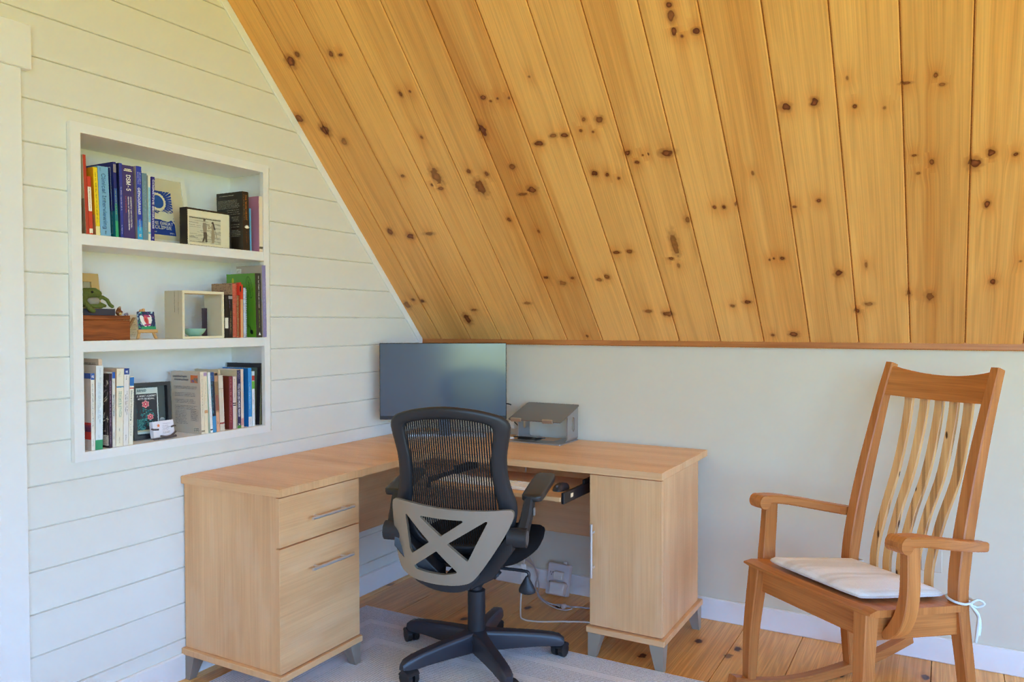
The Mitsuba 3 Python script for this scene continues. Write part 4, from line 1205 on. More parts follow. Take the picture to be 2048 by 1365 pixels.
G1, G2, G3 = 'books on the top shelf', 'books on the middle shelf', 'books on the bottom shelf'
WH, INK = (238, 236, 230), (52, 48, 52)
book('tall thin red-spined book leaning at the left end of the top shelf', -1.9040, -1.8935, 0.260, S1, (186, 62, 48), back=(206, 190, 160), top=-1.9130, group=G1, deco=[('cov', 0.0, 1.0, 0.0, 0.45, (150, 128, 104)), ('cov', 0.2, 0.5, 0.04, 0.12, (232, 226, 212))])
book('short bright red paperback with a white spine label on the top shelf', -1.8930, -1.8800, 0.191, S1, (206, 66, 48), top=-1.8990, group=G1, deco=[('band', 0.40, 0.82, (236, 226, 212)), ('lines', 0.5, 0.44, 0.79, 0.003, (120, 60, 50)), ('band', 0.02, 0.10, (238, 230, 212))])
book('yellow-spined paperback with an orange cover on the top shelf', -1.8700, -1.8545, 0.225, S1, (222, 158, 28), spine=(234, 206, 42), top=-1.8785, group=G1, deco=[('band', 0.0, 0.13, (236, 224, 160)), ('lines', 0.5, 0.18, 0.92, 0.005, (120, 112, 30)), ('cov', 0.0, 1.0, 0.0, 0.30, (196, 140, 96))])
book('thick sky blue textbook titled Clinical Interviewing on the top shelf', -1.8540, -1.8170, 0.232, S1, (122, 176, 214), top=-1.8615, group=G1, deco=[('txt', 'Clinical Interviewing', 0.90, 0.0135, (44, 84, 128), 0.185, 0.5), ('lines', 0.22, 0.925, 0.975, 0.004, (60, 96, 140)), ('txt', 'WILEY', 0.07, 0.005, (40, 60, 110), 0.012, 0.5)])
book('tall navy hardback shading to teal, pale border line on its cover, top shelf', -1.7930, -1.7815, 0.257, S1, (38, 46, 120), x=0.002, top=-1.8005, group=G1, hard=True, deco=[('band', 0.0, 0.22, (60, 168, 120)), ('band', 0.22, 0.45, (40, 128, 136)), ('band', 0.45, 0.65, (56, 92, 160)), ('band', 0.86, 0.97, (150, 140, 150)), ('lines', 0.5, 0.30, 0.62, 0.004, (190, 200, 120)), ('cov', 0.0, 1.0, 0.0, 0.35, (26, 116, 132)),
      ('cov', 0.90, 0.915, 0.05, 0.93, (190, 200, 216)), ('cov', 0.1, 0.915, 0.93, 0.938, (190, 200, 216)), ('cov', 0.1, 0.915, 0.05, 0.058, (190, 200, 216))])
book('thin royal blue book with small white print, just left of the DSM-5 manual', -1.7810, -1.7695, 0.255, S1, (48, 62, 158), back=(22, 26, 66), top=-1.7850, group=G1, deco=[('lines', 0.5, 0.36, 0.68, 0.004, (220, 222, 236)), ('lines', 0.5, 0.05, 0.17, 0.003, (220, 222, 236))])
k, M, t = book('thick purple-navy DSM-5 manual with white lettering on the top shelf', -1.7690, -1.7270, 0.251, S1, (62, 54, 116), top=-1.7735, group=G1, deco=[('txt', 'DSM-5', 0.875, 0.0160, (240, 236, 232), 0.055, 0.52, 1), ('txt', 'DIAGNOSTIC AND STATISTICAL', 0.575, 0.0048, (226, 222, 226), 0.108, 0.70, 1), ('txt', 'MANUAL OF MENTAL DISORDERS', 0.575, 0.0048, (226, 222, 226), 0.116, 0.48, 1), ('txt', 'FIFTH EDITION', 0.575, 0.0046, (200, 96, 90), 0.056, 0.24)])
add(k, 'spine_print', join(*[cbox(0.0006, 0.0009, a, b, z, z + 0.0030) for a, b, z in ((0.008, 0.033, 0.236), (0.005, 0.036, 0.231))]), 'paint_matte', col=(232, 224, 200), mat=M)
add(k, 'bookmark', hull([(-0.10, 0.02, 0.24), (-0.10, 0.0205, 0.24), (-0.14, 0.02, 0.24), (-0.14, 0.0205, 0.24), (-0.115, 0.02, 0.274), (-0.115, 0.0205, 0.274)]), 'paint_matte', col=(206, 190, 166), mat=M, label='cream page marker sticking out')
book('blue paperback titled Genograms with a cyan foot on the top shelf', -1.7180, -1.6970, 0.256, S1, (40, 62, 172), back=(176, 156, 158), top=-1.7210, group=G1, deco=[('band', 0.0, 0.17, (46, 160, 216)), ('band', 0.17, 0.26, (44, 110, 200)), ('txt', 'GENOGRAMS', 0.71, 0.0095, (226, 228, 240), 0.094, 0.45, 1), ('txt', 'McGoldrick', 0.92, 0.0038, (214, 218, 240), 0.042, 0.70), ('txt', 'Gerson • Petry', 0.92, 0.0038, (214, 218, 240), 0.042, 0.34), ('txt', 'Third Edition', 0.28, 0.0042, (226, 230, 240), 0.040, 0.5), ('txt', 'N', 0.075, 0.010, WH, 0.008, 0.5, 1)])
book('slate blue paperback with faint lettering on the top shelf', -1.6965, -1.6770, 0.235, S1, (104, 136, 156), top=-1.6985, group=G1, deco=[('lines', 0.62, 0.15, 0.88, 0.004, (168, 190, 200)), ('lines', 0.35, 0.25, 0.80, 0.0035, (160, 184, 190))])
book('thin white paperback with a pale blue title strip on the top shelf', -1.6755, -1.6655, 0.230, S1, (226, 224, 208), top=-1.6745, group=G1, d=0.15, deco=[('band', 0.28, 0.82, (150, 204, 226)), ('lines', 0.5, 0.30, 0.80, 0.004, (60, 130, 190)), ('band', 0.10, 0.13, (120, 180, 210))])
book('slim indigo paperback lettered Cognitive Behavior right beside the eclipse print', -1.6640, -1.6510, 0.228, S1, (44, 44, 136), top=-1.6600, group=G1, d=0.14, deco=[('txt', 'COGNITIVE BEHAVIOR', 0.96, 0.0068, (226, 226, 240), 0.175, 0.5, 1), ('txt', 'N', 0.06, 0.006, WH, 0.006, 0.5)])
book('dark brown-black paperback with dense white print and a white lotus on its spine', -1.2480, -1.2155, 0.236, S1, (46, 36, 30), top=-1.2530, group=G1, d=0.150, deco=[('txt', 'THE WISE HEART', 0.955, 0.0085, (196, 112, 40), 0.105, 0.55), ('lines', 0.22, 0.50, 0.95, 0.0022, (176, 160, 130)), ('lines', 0.55, 0.10, 0.32, 0.0045, (136, 80, 40)), ('clines', 0.12, 0.70, 0.925, 0.945, 1, 0, (214, 206, 190)), ('clines', 0.06, 0.94, 0.73, 0.86, 7, 0.15, (170, 162, 146)), ('clines', 0.4, 0.94, 0.62, 0.69, 3, 0.2, (170, 162, 146)), ('clines', 0.4, 0.94, 0.50, 0.57, 4, 0.2, (170, 162, 146)), ('clines', 0.4, 0.94, 0.40, 0.44, 2, 0.2, (170, 162, 146)), ('clines', 0.4, 0.94, 0.24, 0.34, 5, 0.2, (170, 162, 146))])
k = [q for q in labels if q.startswith('book')][-1]
petals = unary_union([affinity.rotate(affinity.translate(affinity.scale(Point(0, 0).buffer(1), 0.0024, 0.0075), 0, 0.006), a, origin=(0, 0)) for a in (-70, -35, 0, 35, 70)])
pm = yz_prism(affinity.translate(petals, -1.2300, S1 + 0.090), 0.0127, 0.0130)
add(k, 'lotus', pm, 'paint_matte', col=(246, 240, 228))
book('thin light blue booklet beside the black paperback at the right of the top shelf', -1.2130, -1.2055, 0.172, S1, (98, 164, 208), top=-1.2155, group=G1, d=0.12)
book('dusty pink book with a cream spine at the right end of the top shelf', -1.1695, -1.1500, 0.228, S1, (196, 128, 150), spine=(232, 216, 190), x=0.016, top=-1.1700, group=G1, d=0.150, deco=[('band', 0.05, 0.09, (96, 90, 70))])


def frame(label, name, M, w, h, b, depth, col, mats=(), rails='paint_satin', glass=True):
    """A picture frame in the local plane x (right), y (up), z out: four rails, backing, panels given as (x0, y0, x1, y1, z, colour, part name)."""
    k = thing(name, label, 'picture frame')
    ring = sbox(0, 0, w, h).difference(sbox(b, b, w - b, h - b))
    add(k, 'rim', join(prism(ring, -depth, 0.0), prism(ring.buffer(-0.0012, join_style=2), 0.0, 0.0012)), rails, col=col, mat=M)
    add(k, 'backing', cbox(b * 0.5, w - b * 0.5, b * 0.5, h - b * 0.5, -depth + 0.001, -depth + 0.004), 'paint_matte', col=(96, 84, 70), mat=M)
    for x0, y0, x1, y1, z, c, nm in mats:
        add(k, nm, cbox(x0, x1, y0, y1, z - 0.0006, z), 'paint_matte', col=c, mat=M)
    return k


YR, ZU = np.array([0, 1.0, 0]), np.array([0, 0, 1.0])
def facing(o, tilt=0.0, turn=0.0):
    """Frame matrix for a thing facing the room (+x), leaning back by tilt degrees, turned by turn degrees about z."""
    a, b = math.radians(tilt), math.radians(turn)
    n = np.array([math.cos(a) * math.cos(b), math.cos(a) * math.sin(b), math.sin(a)])
    xr = np.array([-math.sin(b), math.cos(b), 0])
    return frame_mat(o, xr, np.cross(n, xr), n)


# eclipse print in a distressed white frame, leaning on the back
Mf = facing([-0.108, -1.645, S1 + 0.0035], 11)
k = frame('distressed white picture frame holding a blue sun eclipse print, behind the top shelf books', 'picture_frame', Mf, 0.255, 0.283, 0.020, 0.014, (232, 228, 212), [(0.018, 0.018, 0.237, 0.265, -0.003, (216, 202, 166), 'mat_board')])
PX, PY, PW, PH = 0.072, 0.040, 0.112, 0.174
BL = (40, 66, 150)
def flat(poly, z, nm, col, kk=k, MM=Mf, dz=0.0003):
    geoms = [g for g in getattr(poly, 'geoms', [poly]) if g.geom_type == 'Polygon' and g.area > 1e-9]
    if geoms:
        if len(geoms) <= 4:
            for g in geoms:
                add(kk, nm, prism(g, z, z + dz), 'paint_matte', col=col, mat=MM)
        else:
            add(kk, nm, join(*[prism(g, z, z + dz) for g in geoms]), 'paint_matte', col=col, mat=MM, kind='stuff')
pr_ = sbox(PX, PY, PX + PW, PY + PH)
flat(pr_, -0.003, 'print', BL)
sx, sy = PX + 0.049, PY + 0.130
CRM = (226, 222, 196)
rays = unary_union([Polygon([(sx + 0.042 * math.cos(a), sy + 0.042 * math.sin(a)), (sx + 0.12 * math.cos(a - 0.035), sy + 0.12 * math.sin(a - 0.035)), (sx + 0.12 * math.cos(a + 0.035), sy + 0.12 * math.sin(a + 0.035))]) for a in np.arange(-0.9, 1.0, 0.17)])
flat(rays.intersection(pr_), -0.0027, 'print', CRM)
th = np.arange(40) * 2 * np.pi / 40
corona = Polygon([(sx + (0.034 + 0.003 * (i % 2)) * math.cos(t_), sy + (0.034 + 0.003 * (i % 2)) * math.sin(t_)) for i, t_ in enumerate(th)])
flat(corona.difference(Point(sx, sy).buffer(0.026)).intersection(pr_), -0.0026, 'print', (236, 230, 204))
flat(Point(sx, sy).buffer(0.0245), -0.0025, 'print', (46, 92, 176))
rg_ = np.random.default_rng(3)
cloud = unary_union([affinity.scale(Point(PX + rg_.uniform(0.0, PW), PY + rg_.uniform(0.058, 0.088)).buffer(1), rg_.uniform(0.008, 0.018), rg_.uniform(0.003, 0.008)) for _ in range(34)] + [sbox(PX + 0.015, PY + 0.060, PX + 0.1, PY + 0.078)])
flat(cloud.intersection(pr_), -0.0026, 'print', (226, 222, 192))
waves = unary_union([LineString([(PX - 0.01 + i * 0.004, PY + 0.098 + 0.004 * math.sin(i * 0.7 + q) - q * 0.006) for i in range(34)]).buffer(0.0009) for q in range(5)])
flat(waves.intersection(pr_), -0.0026, 'print', CRM)
for s_, x0, y0, hh, w_ in (('THE GREAT', 0.006, 0.040, 0.0115, 0.098), ('ECLIPSE', 0.010, 0.023, 0.0125, 0.084), ('2017', 0.008, 0.007, 0.0055, 0.020), ('2024', 0.084, 0.006, 0.0055, 0.020)):
    m = text(s_, hh, 0.0003, True, w_); m.apply_translation([PX + x0, PY + y0, -0.0026])
    add(k, 'lettering', m, 'paint_matte', col=(214, 212, 214), mat=Mf)

# black box frame with a beach photograph
Mf2 = facing([-0.028, -1.486, S1 + 0.0006], 0, 1.5)
k2 = frame('black box frame with a photo of two people at the sea, top shelf', 'picture_frame', Mf2, 0.216, 0.146, 0.006, 0.036, (44, 38, 34), [(0.004, 0.004, 0.212, 0.142, -0.003, (232, 224, 196), 'mat_board')])
ph = sbox(0.015, 0.016, 0.166, 0.116)
flat(ph, -0.003, 'photo', (204, 200, 178), k2, Mf2)
rg_ = np.random.default_rng(5)
sea = unary_union([LineString([(x_, y_), (x_ + rg_.uniform(0.012, 0.05), y_ + rg_.uniform(-0.001, 0.001))]).buffer(0.0007 + 0.0008 * rg_.random()) for x_, y_ in zip(rg_.uniform(0.01, 0.16, 60), 0.016 + 0.085 * rg_.random(60) ** 1.6)])
flat(sea.intersection(ph), -0.0027, 'photo', (166, 162, 142), k2, Mf2)
flat(sbox(0.015, 0.1085, 0.166, 0.1125), -0.0027, 'photo', (112, 108, 92), k2, Mf2)
def blob(P, r=0.0012):
    return Polygon(P).buffer(r).buffer(-r * 0.4)
man = unary_union([Point(0.086, 0.104).buffer(0.0056), blob([(0.080, 0.094), (0.094, 0.094), (0.097, 0.074), (0.095, 0.058), (0.083, 0.058), (0.079, 0.076)])])
flat(man, -0.0025, 'photo', (150, 138, 120), k2, Mf2)
flat(unary_union([Point(0.0865, 0.108).buffer(0.0048), blob([(0.082, 0.058), (0.097, 0.058), (0.099, 0.022), (0.092, 0.020), (0.089, 0.040), (0.083, 0.022), (0.076, 0.022), (0.083, 0.040)])]), -0.0024, 'photo', (96, 86, 74), k2, Mf2)
flat(unary_union([LineString([(0.094, 0.088), (0.104, 0.091), (0.110, 0.086), (0.106, 0.076)]).buffer(0.0016), LineString([(0.106, 0.074), (0.116, 0.080), (0.124, 0.086)]).buffer(0.0016), blob([(0.121, 0.090), (0.130, 0.090), (0.133, 0.068), (0.136, 0.048), (0.132, 0.020), (0.122, 0.020), (0.119, 0.046), (0.123, 0.068)]), LineString([(0.130, 0.088), (0.140, 0.066), (0.146, 0.042)]).buffer(0.0013)]), -0.0025, 'photo', (158, 146, 122), k2, Mf2)
flat(unary_union([Point(0.126, 0.098).buffer(0.005), blob([(0.123, 0.1), (0.131, 0.098), (0.138, 0.074), (0.133, 0.072), (0.128, 0.09)])]), -0.0023, 'photo', (92, 80, 66), k2, Mf2)

# ---- middle shelf
Mf3 = facing([-0.135, -1.872, S2 + 0.0025], 8)
frame('small pale wooden picture frame behind the green crocheted frog', 'picture_frame', Mf3, 0.122, 0.236, 0.030, 0.014, (206, 172, 112), [(0.028, 0.028, 0.094, 0.208, -0.006, (176, 170, 140), 'print')])
bx_ = thing('wooden_box', 'reddish rosewood box with bold grain at the left of the middle shelf', 'box')
add(bx_, 'body', cbox(-0.125, -0.016, -1.905, -1.731, S2 + 0.0004, S2 + 0.070, 0.0015), 'rosewood')
add(bx_, 'lid', cbox(-0.1255, -0.0155, -1.9055, -1.7305, S2 + 0.0706, S2 + 0.0855, 0.0015), 'rosewood')
ZB = S2 + 0.0857
nb = thing('notebook', 'dark slate closed book lying on the rosewood box', 'book')
add(nb, 'cover', join(cbox(-0.115, -0.045, -1.886, -1.768, ZB, ZB + 0.003, 0.0008), cbox(-0.115, -0.045, -1.886, -1.768, ZB + 0.020, ZB + 0.023, 0.0008), cbox(-0.048, -0.045, -1.886, -1.768, ZB + 0.001, ZB + 0.022)), 'paint_satin', col=(56, 58, 72))
add(nb, 'pages', cbox(-0.113, -0.048, -1.884, -1.770, ZB + 0.003, ZB + 0.020), 'paint_matte', col=(196, 188, 176))
ZN = ZB + 0.0245

def blobs(chains, refine=0.004, smooth_it=6):
    """Hulls of spheres along chains, merged into one smooth skin."""
    acc = m3.Manifold()
    for ch in chains:
        sp = [m3.Manifold.sphere(r, 20).translate([x_, y_, z_]) for x_, y_, z_, r in ch]
        if len(sp) == 1:
            acc += sp[0]
        for a_, b_ in zip(sp, sp[1:]):
            acc += m3.Manifold.batch_hull([a_, b_])
    m = tm(acc.refine_to_length(refine)); m = trimesh.Trimesh(m.vertices, m.faces, process=True)
    trimesh.smoothing.filter_taubin(m, iterations=smooth_it)
    return m
fg = thing('toy_frog', 'green crocheted toy frog sitting on the dark book at the left of the middle shelf', 'toy')
add(fg, 'body', blobs([[(-0.075, -1.872, ZN + 0.026, 0.024), (-0.072, -1.864, ZN + 0.048, 0.021)], [(-0.066, -1.862, ZN + 0.052, 0.017), (-0.062, -1.834, ZN + 0.054, 0.0165), (-0.060, -1.822, ZN + 0.050, 0.0135)],
    [(-0.055, -1.880, ZN + 0.030, 0.010), (-0.040, -1.874, ZN + 0.013, 0.009), (-0.030, -1.866, ZN - 0.004, 0.0085), (-0.030, -1.856, ZN - 0.010, 0.007)],
    [(-0.060, -1.838, ZN + 0.026, 0.008), (-0.058, -1.806, ZN + 0.039, 0.0062), (-0.056, -1.790, ZN + 0.030, 0.006), (-0.055, -1.780, ZN + 0.012, 0.006), (-0.053, -1.773, ZN + 0.007, 0.006)],
    [(-0.060, -1.846, ZN + 0.018, 0.0085), (-0.056, -1.818, ZN + 0.014, 0.0085), (-0.054, -1.800, ZN + 0.009, 0.0055)], [(-0.052, -1.850, ZN + 0.008, 0.008), (-0.050, -1.815, ZN + 0.007, 0.0075)]]), 'green_yarn', smooth=True)
add(fg, 'belly', blobs([[(-0.058, -1.852, ZN + 0.022, 0.0135), (-0.054, -1.832, ZN + 0.025, 0.0125)]]), 'paint_matte', col=(150, 146, 132), smooth=True, label='pale grey belly')
for yy in (-1.849,):
    add(fg, 'eye', trimesh.creation.icosphere(2, 0.0042).apply_translation([-0.0470, yy, ZN + 0.055]), 'paint_satin', col=(18, 16, 14), smooth=True)
ow = thing('owl_figurine', 'tiny brown and gold owl figurine on the right end of the rosewood box', 'figurine')
add(ow, 'body', blobs([[(-0.055, -1.748, ZB + 0.0105, 0.0105), (-0.055, -1.7475, ZB + 0.019, 0.0075)], [(-0.053, -1.757, ZB + 0.013, 0.004), (-0.053, -1.738, ZB + 0.013, 0.004)], [(-0.053, -1.744, ZB + 0.0255, 0.0036)], [(-0.053, -1.752, ZB + 0.0250, 0.0030)]], 0.0025, 3), 'paint_satin', col=(116, 62, 30), smooth=True)
add(ow, 'belly', blobs([[(-0.0475, -1.747, ZB + 0.0065, 0.0055)]], 0.002, 2), 'paint_satin', col=(214, 176, 104), smooth=True)
add(ow, 'head_tuft', trimesh.creation.icosphere(2, 0.0042).apply_translation([-0.050, -1.7475, ZB + 0.0285]), 'paint_satin', col=(170, 134, 96), smooth=True)
sh = thing('shell', 'small grey-mauve shell beside the owl figurine on the rosewood box', 'shell')
add(sh, None, blobs([[(-0.055, -1.7235, ZB + 0.0042, 0.0042), (-0.053, -1.717, ZB + 0.0065, 0.0040)], [(-0.055, -1.714, ZB + 0.003, 0.003)]], 0.002, 2), 'paint_satin', col=(124, 112, 124), smooth=True)
cd = thing('printed_card', 'small cream printed card leaning between the rosewood box and the easel', 'card')
Mc = facing([-0.160, -1.648, S2 + 0.0005], 6)
add(cd, 'card', cbox(0, 0.055, 0, 0.090, -0.0008, 0), 'paint_matte', col=(226, 212, 188), mat=Mc)
add(cd, 'print', join(*[cbox(0.004, 0.004 + random.uniform(0.030, 0.046), 0.010 + i * 0.0062, 0.0112 + i * 0.0062, 0.0, 0.0003) for i in range(9)] + [cbox(0.004, 0.05, 0.074, 0.0752, 0, 0.0003)]), 'paint_matte', col=(130, 116, 100), mat=Mc)

# little easel and its painting
ea = thing('easel', 'miniature light wood easel on the middle shelf', 'easel')
Me = facing([-0.048, -1.690, S2 + 0.0034], 16, -16)
LW = (206, 160, 104)
for xx in (0.018, 0.066):
    add(ea, 'leg', loft([rect_ring((xx + (xx - 0.042) * 0.35, 0.0, -0.004), (1, 0, 0), (0, 0, 1), 0.0045, 0.004), rect_ring((xx, 0.024, -0.004), (1, 0, 0), (0, 0, 1), 0.0045, 0.004), rect_ring((0.037 + (xx - 0.042) * 0.12, 0.106, -0.004), (1, 0, 0), (0, 0, 1), 0.0040, 0.004)]), 'paint_matte', col=LW, mat=Me)
add(ea, 'ledge', cbox(0.008, 0.078, 0.020, 0.031, 0.0005, 0.012, 0.002), 'paint_matte', col=LW, mat=Me)
add(ea, 'top_bar', join(cbox(0.026, 0.034, 0.094, 0.110, -0.010, 0.0010, 0.002), cbox(0.036, 0.045, 0.096, 0.114, -0.010, 0.0010, 0.002)), 'paint_matte', col=(214, 158, 104), mat=Me)
add(ea, 'rear_leg', loft([rect_ring((-0.085, -1.716, S2 + 0.0012), (1, 0, 0), (0, 1, 0), 0.004, 0.005), rect_ring((-0.078, -1.672, S2 + 0.080), (1, 0, 0), (0, 1, 0), 0.004, 0.004)]), 'paint_matte', col=(170, 124, 78))
pt = thing('small_painting', 'tiny colourful painted canvas with white petals on the miniature easel', 'painting')
Ma = Me @ np.array([[1, 0, 0, 0], [0, 1, 0, 0.0002], [0, 0, 1, 0.0008], [0, 0, 0, 1.0]])
add(pt, 'canvas', cbox(0.012, 0.072, 0.0315, 0.098, 0.0005, 0.010, 0.001), 'paint_matte', col=(206, 206, 210), mat=Ma)
cv = sbox(0.012, 0.0315, 0.072, 0.098)
cx_, cy_ = 0.041, 0.066
def paint(poly, col, z=0.0100):
    geoms = [g for g in getattr(poly.intersection(cv), 'geoms', [poly.intersection(cv)]) if g.geom_type == 'Polygon' and g.area > 1e-9]
    if geoms:
        if len(geoms) <= 4:
            for g in geoms:
                add(pt, 'brushwork', prism(g, z, z + 0.0002), 'paint_matte', col=col, mat=Ma)
        else:
            add(pt, 'brushwork', join(*[prism(g, z, z + 0.0002) for g in geoms]), 'paint_matte', col=col, mat=Ma, kind='stuff')
paint(cv, (52, 58, 92))
rg_ = np.random.default_rng(11)
for col in ((70, 130, 150), (50, 140, 96), (120, 60, 112), (40, 50, 84), (176, 200, 206)):
    paint(unary_union([affinity.rotate(affinity.scale(Point(rg_.uniform(0.012, 0.072), rg_.uniform(0.032, 0.098)).buffer(1), rg_.uniform(0.003, 0.007), rg_.uniform(0.0012, 0.003)), rg_.uniform(0, 180)) for _ in range(13)]), col, 0.0102)
paint(sbox(0.022, 0.0315, 0.072, 0.042), (60, 148, 100), 0.01035)
petal = lambda a, l, w, q: affinity.rotate(affinity.translate(affinity.scale(Point(0, 0).buffer(1), w, l), cx_ + q, cy_), a, origin=(cx_, cy_))
paint(petal(-10, 0.022, 0.0085, 0.011).union(petal(20, 0.023, 0.0085, -0.011)), (236, 230, 224), 0.0105)
paint(affinity.rotate(affinity.scale(Point(cx_, cy_).buffer(1), 0.0075, 0.0165), 14), (208, 92, 92), 0.0107)
paint(affinity.rotate(affinity.scale(Point(cx_, cy_ - 0.002).buffer(1), 0.0035, 0.010), 14), (186, 62, 64), 0.0109)
paint(petal(75, 0.012, 0.004, 0.016).union(petal(100, 0.013, 0.004, -0.018)), (170, 66, 110), 0.0106)

# open wooden shadow box with bowl and pebbles
sb = thing('shadow_box', 'open cream-painted wooden box frame standing on the middle shelf', 'box')
yb0, yb1, hb = -1.5370, -1.3470, 0.181
for nm, q in (('side', cbox(-0.092, 0.010, yb0, yb0 + 0.010, S2 + 0.0005, S2 + hb, 0.0012)), ('side', cbox(-0.092, 0.010, yb1 - 0.010, yb1, S2 + 0.0005, S2 + hb, 0.0012)),
              ('top', cbox(-0.092, 0.0098, yb0 + 0.0101, yb1 - 0.0101, S2 + hb - 0.010, S2 + hb - 0.0002, 0.0012)), ('bottom', cbox(-0.092, 0.0098, yb0 + 0.0101, yb1 - 0.0101, S2 + 0.0005, S2 + 0.0075, 0.0008))):
    add(sb, nm, q, 'paint_matte', col=(208, 194, 164))
ring = sbox(yb0, S2 + 0.0005, yb1, S2 + hb).difference(sbox(yb0 + 0.009, S2 + 0.009, yb1 - 0.009, S2 + hb - 0.010))
add(sb, 'front_edge', yz_prism(ring.simplify(0), 0.0101, 0.0112), 'paint_matte', col=(228, 216, 184))
add(sb, 'crack', join(cbox(-0.034, -0.0325, yb0 - 0.0003, yb0, S2 + 0.10, S2 + 0.178), cbox(-0.012, -0.0112, yb0 - 0.0003, yb0, S2 + 0.09, S2 + 0.178)), 'paint_matte', col=(120, 104, 84), label='dark split in the paint')
bw = thing('bowl', 'small mint green bowl standing in the cream box frame', 'bowl')
yc, zc = -1.4450, S2 + 0.0078
prof = [(0.018, 0.0), (0.020, 0.002), (0.032, 0.010), (0.041, 0.022), (0.0435, 0.030), (0.0415, 0.030), (0.0385, 0.022), (0.030, 0.012), (0.012, 0.008), (0.001, 0.008)]
add(bw, None, lathe(prof, 36, (-0.042, yc, zc)), 'paint_satin', col=(150, 196, 176), smooth=45)
PEB = ((-0.010, -0.024, 0.0245, 0.0092, (132, 58, 54), 'largest, dark red stone at the left of the mint bowl'), (0.012, -0.010, 0.0215, 0.0078, (96, 66, 52), 'small brown stone at the front of the mint bowl'), (0.006, 0.0095, 0.022, 0.0078, (70, 56, 48), 'blackish stone in the middle of the mint bowl'),
       (-0.014, -0.004, 0.022, 0.0080, (150, 120, 96), 'pale tan stone at the back of the mint bowl'), (0.006, 0.0255, 0.0245, 0.0075, (104, 84, 50), 'olive brown stone at the right rim of the mint bowl'), (-0.012, 0.0145, 0.0225, 0.0080, (120, 70, 60), 'reddish brown stone behind the blackish one in the mint bowl'))
for dx, dy, dz, r, c, lb in PEB:
    pb = thing('pebble', lb, 'stone', 'stones in the mint bowl')
    s_ = trimesh.creation.icosphere(2, r); s_.vertices *= [1.0, 1.15, 0.72]
    s_.apply_translation([-0.042 + dx, yc + dy, zc + dz])
    add(pb, None, s_, 'paint_satin', col=c, smooth=True)
pc = thing('postcard', 'dark edged picture card leaning inside the cream box frame', 'card')
add(pc, None, cbox(-0.088, -0.072, -1.3720, -1.3600, S2 + 0.0080, S2 + 0.118), 'paint_satin', col=(62, 44, 56))

book('black paperback with a white sticker beside the cream box frame', -1.3450, -1.3275, 0.170, S2, (30, 26, 28), group=G2, d=0.11, deco=[('band', 0.22, 0.47, (226, 220, 206)), ('lines', 0.5, 0.62, 0.95, 0.007, (66, 56, 60))])
book('black paperback with small coloured lettering, second right of the cream box frame', -1.3270, -1.3065, 0.171, S2, (28, 24, 26), group=G2, d=0.11, deco=[('lines', 0.6, 0.10, 0.62, 0.004, (196, 176, 110)), ('lines', 0.35, 0.66, 0.86, 0.004, (130, 96, 150)), ('band', 0.90, 0.97, (150, 146, 150)), ('lines', 0.35, 0.08, 0.45, 0.003, (150, 110, 120))])


def coil_book(label, y0, y1, h, cover, coil, pages, x=0.008, d=0.15, deco=None, back=None):
    k = thing('spiral_notebook', label, 'notebook', G2)
    add(k, 'cover', join(cbox(x - d, x - 0.004, y0, y0 + 0.0012, S2 + 0.0005, S2 + h), cbox(x - d, x - 0.004, y1 - 0.0012, y1, S2 + 0.0005, S2 + h)), 'paint_matte', col=cover)
    add(k, 'pages', cbox(x - d + 0.002, x - 0.006, y0 + 0.0014, y1 - 0.0014, S2 + 0.002, S2 + h - 0.002), 'paint_matte', col=pages)
    if deco is not None:
        deco(k, x, d, y0)
    r = (y1 - y0) / 2
    n_ = int(h / 0.0075)
    P = []
    for i in range(n_ * 10):
        a_ = i / 10 * 2 * math.pi
        P.append((x - 0.004 + 0.006 + r * 0.75 * math.cos(a_) - 0.003, (y0 + y1) / 2 + r * 0.98 * math.sin(a_), S2 + 0.004 + (h - 0.008) * i / (n_ * 10 - 1)))
    add(k, 'coil', tube(P, 0.0011, 4), 'paint_satin', col=coil)
    return k
def speckle(k, x, d, y0):
    rg2 = np.random.default_rng(2)
    q = []
    for _ in range(230):
        a_, b_ = x - d + rg2.uniform(0.002, d - 0.006), S2 + rg2.uniform(0.12, 0.217)
        w_, h_ = rg2.uniform(0.001, 0.003), rg2.uniform(0.0015, 0.005)
        q.append(cbox(a_, a_ + w_, y0 - 0.0003, y0, b_, b_ + h_))
    add(k, 'cover_print', join(*q), 'paint_matte', col=(96, 62, 54), kind='stuff')
coil_book('spiral notebook with a brown speckled cover and a salmon red coil', -1.3000, -1.2800, 0.218, (168, 132, 100), (220, 96, 72), (214, 120, 92), d=0.125, deco=speckle)
def tag_(k, x, d, y0):
    add(k, 'label', cbox(x - 0.003, x + 0.0135, -1.2770, -1.2710, S2 + 0.185, S2 + 0.207), 'paint_satin', col=(50, 30, 30))
    add(k, 'top_cover', cbox(x - 0.0035, x + 0.0132, -1.2795, -1.2695, S2 + 0.17, S2 + 0.2215), 'paint_satin', col=(206, 56, 40))
coil_book('spiral notebook with a red top, tan pages and a brown coil', -1.2795, -1.2675, 0.220, (206, 56, 40), (150, 110, 60), (222, 180, 124), d=0.13, deco=tag_)
book('orange-red softcover book with a tan lower edge on the middle shelf', -1.2670, -1.2530, 0.214, S2, (214, 74, 42), group=G2, d=0.14, deco=[('band', 0.0, 0.72, (222, 164, 116)), ('band', 0.72, 1.0, (216, 72, 40))])
coil_book('spiral notebook with a silver blue coil and violet cover edge', -1.2455, -1.2310, 0.203, (120, 116, 170), (206, 216, 226), (226, 230, 232), d=0.13)
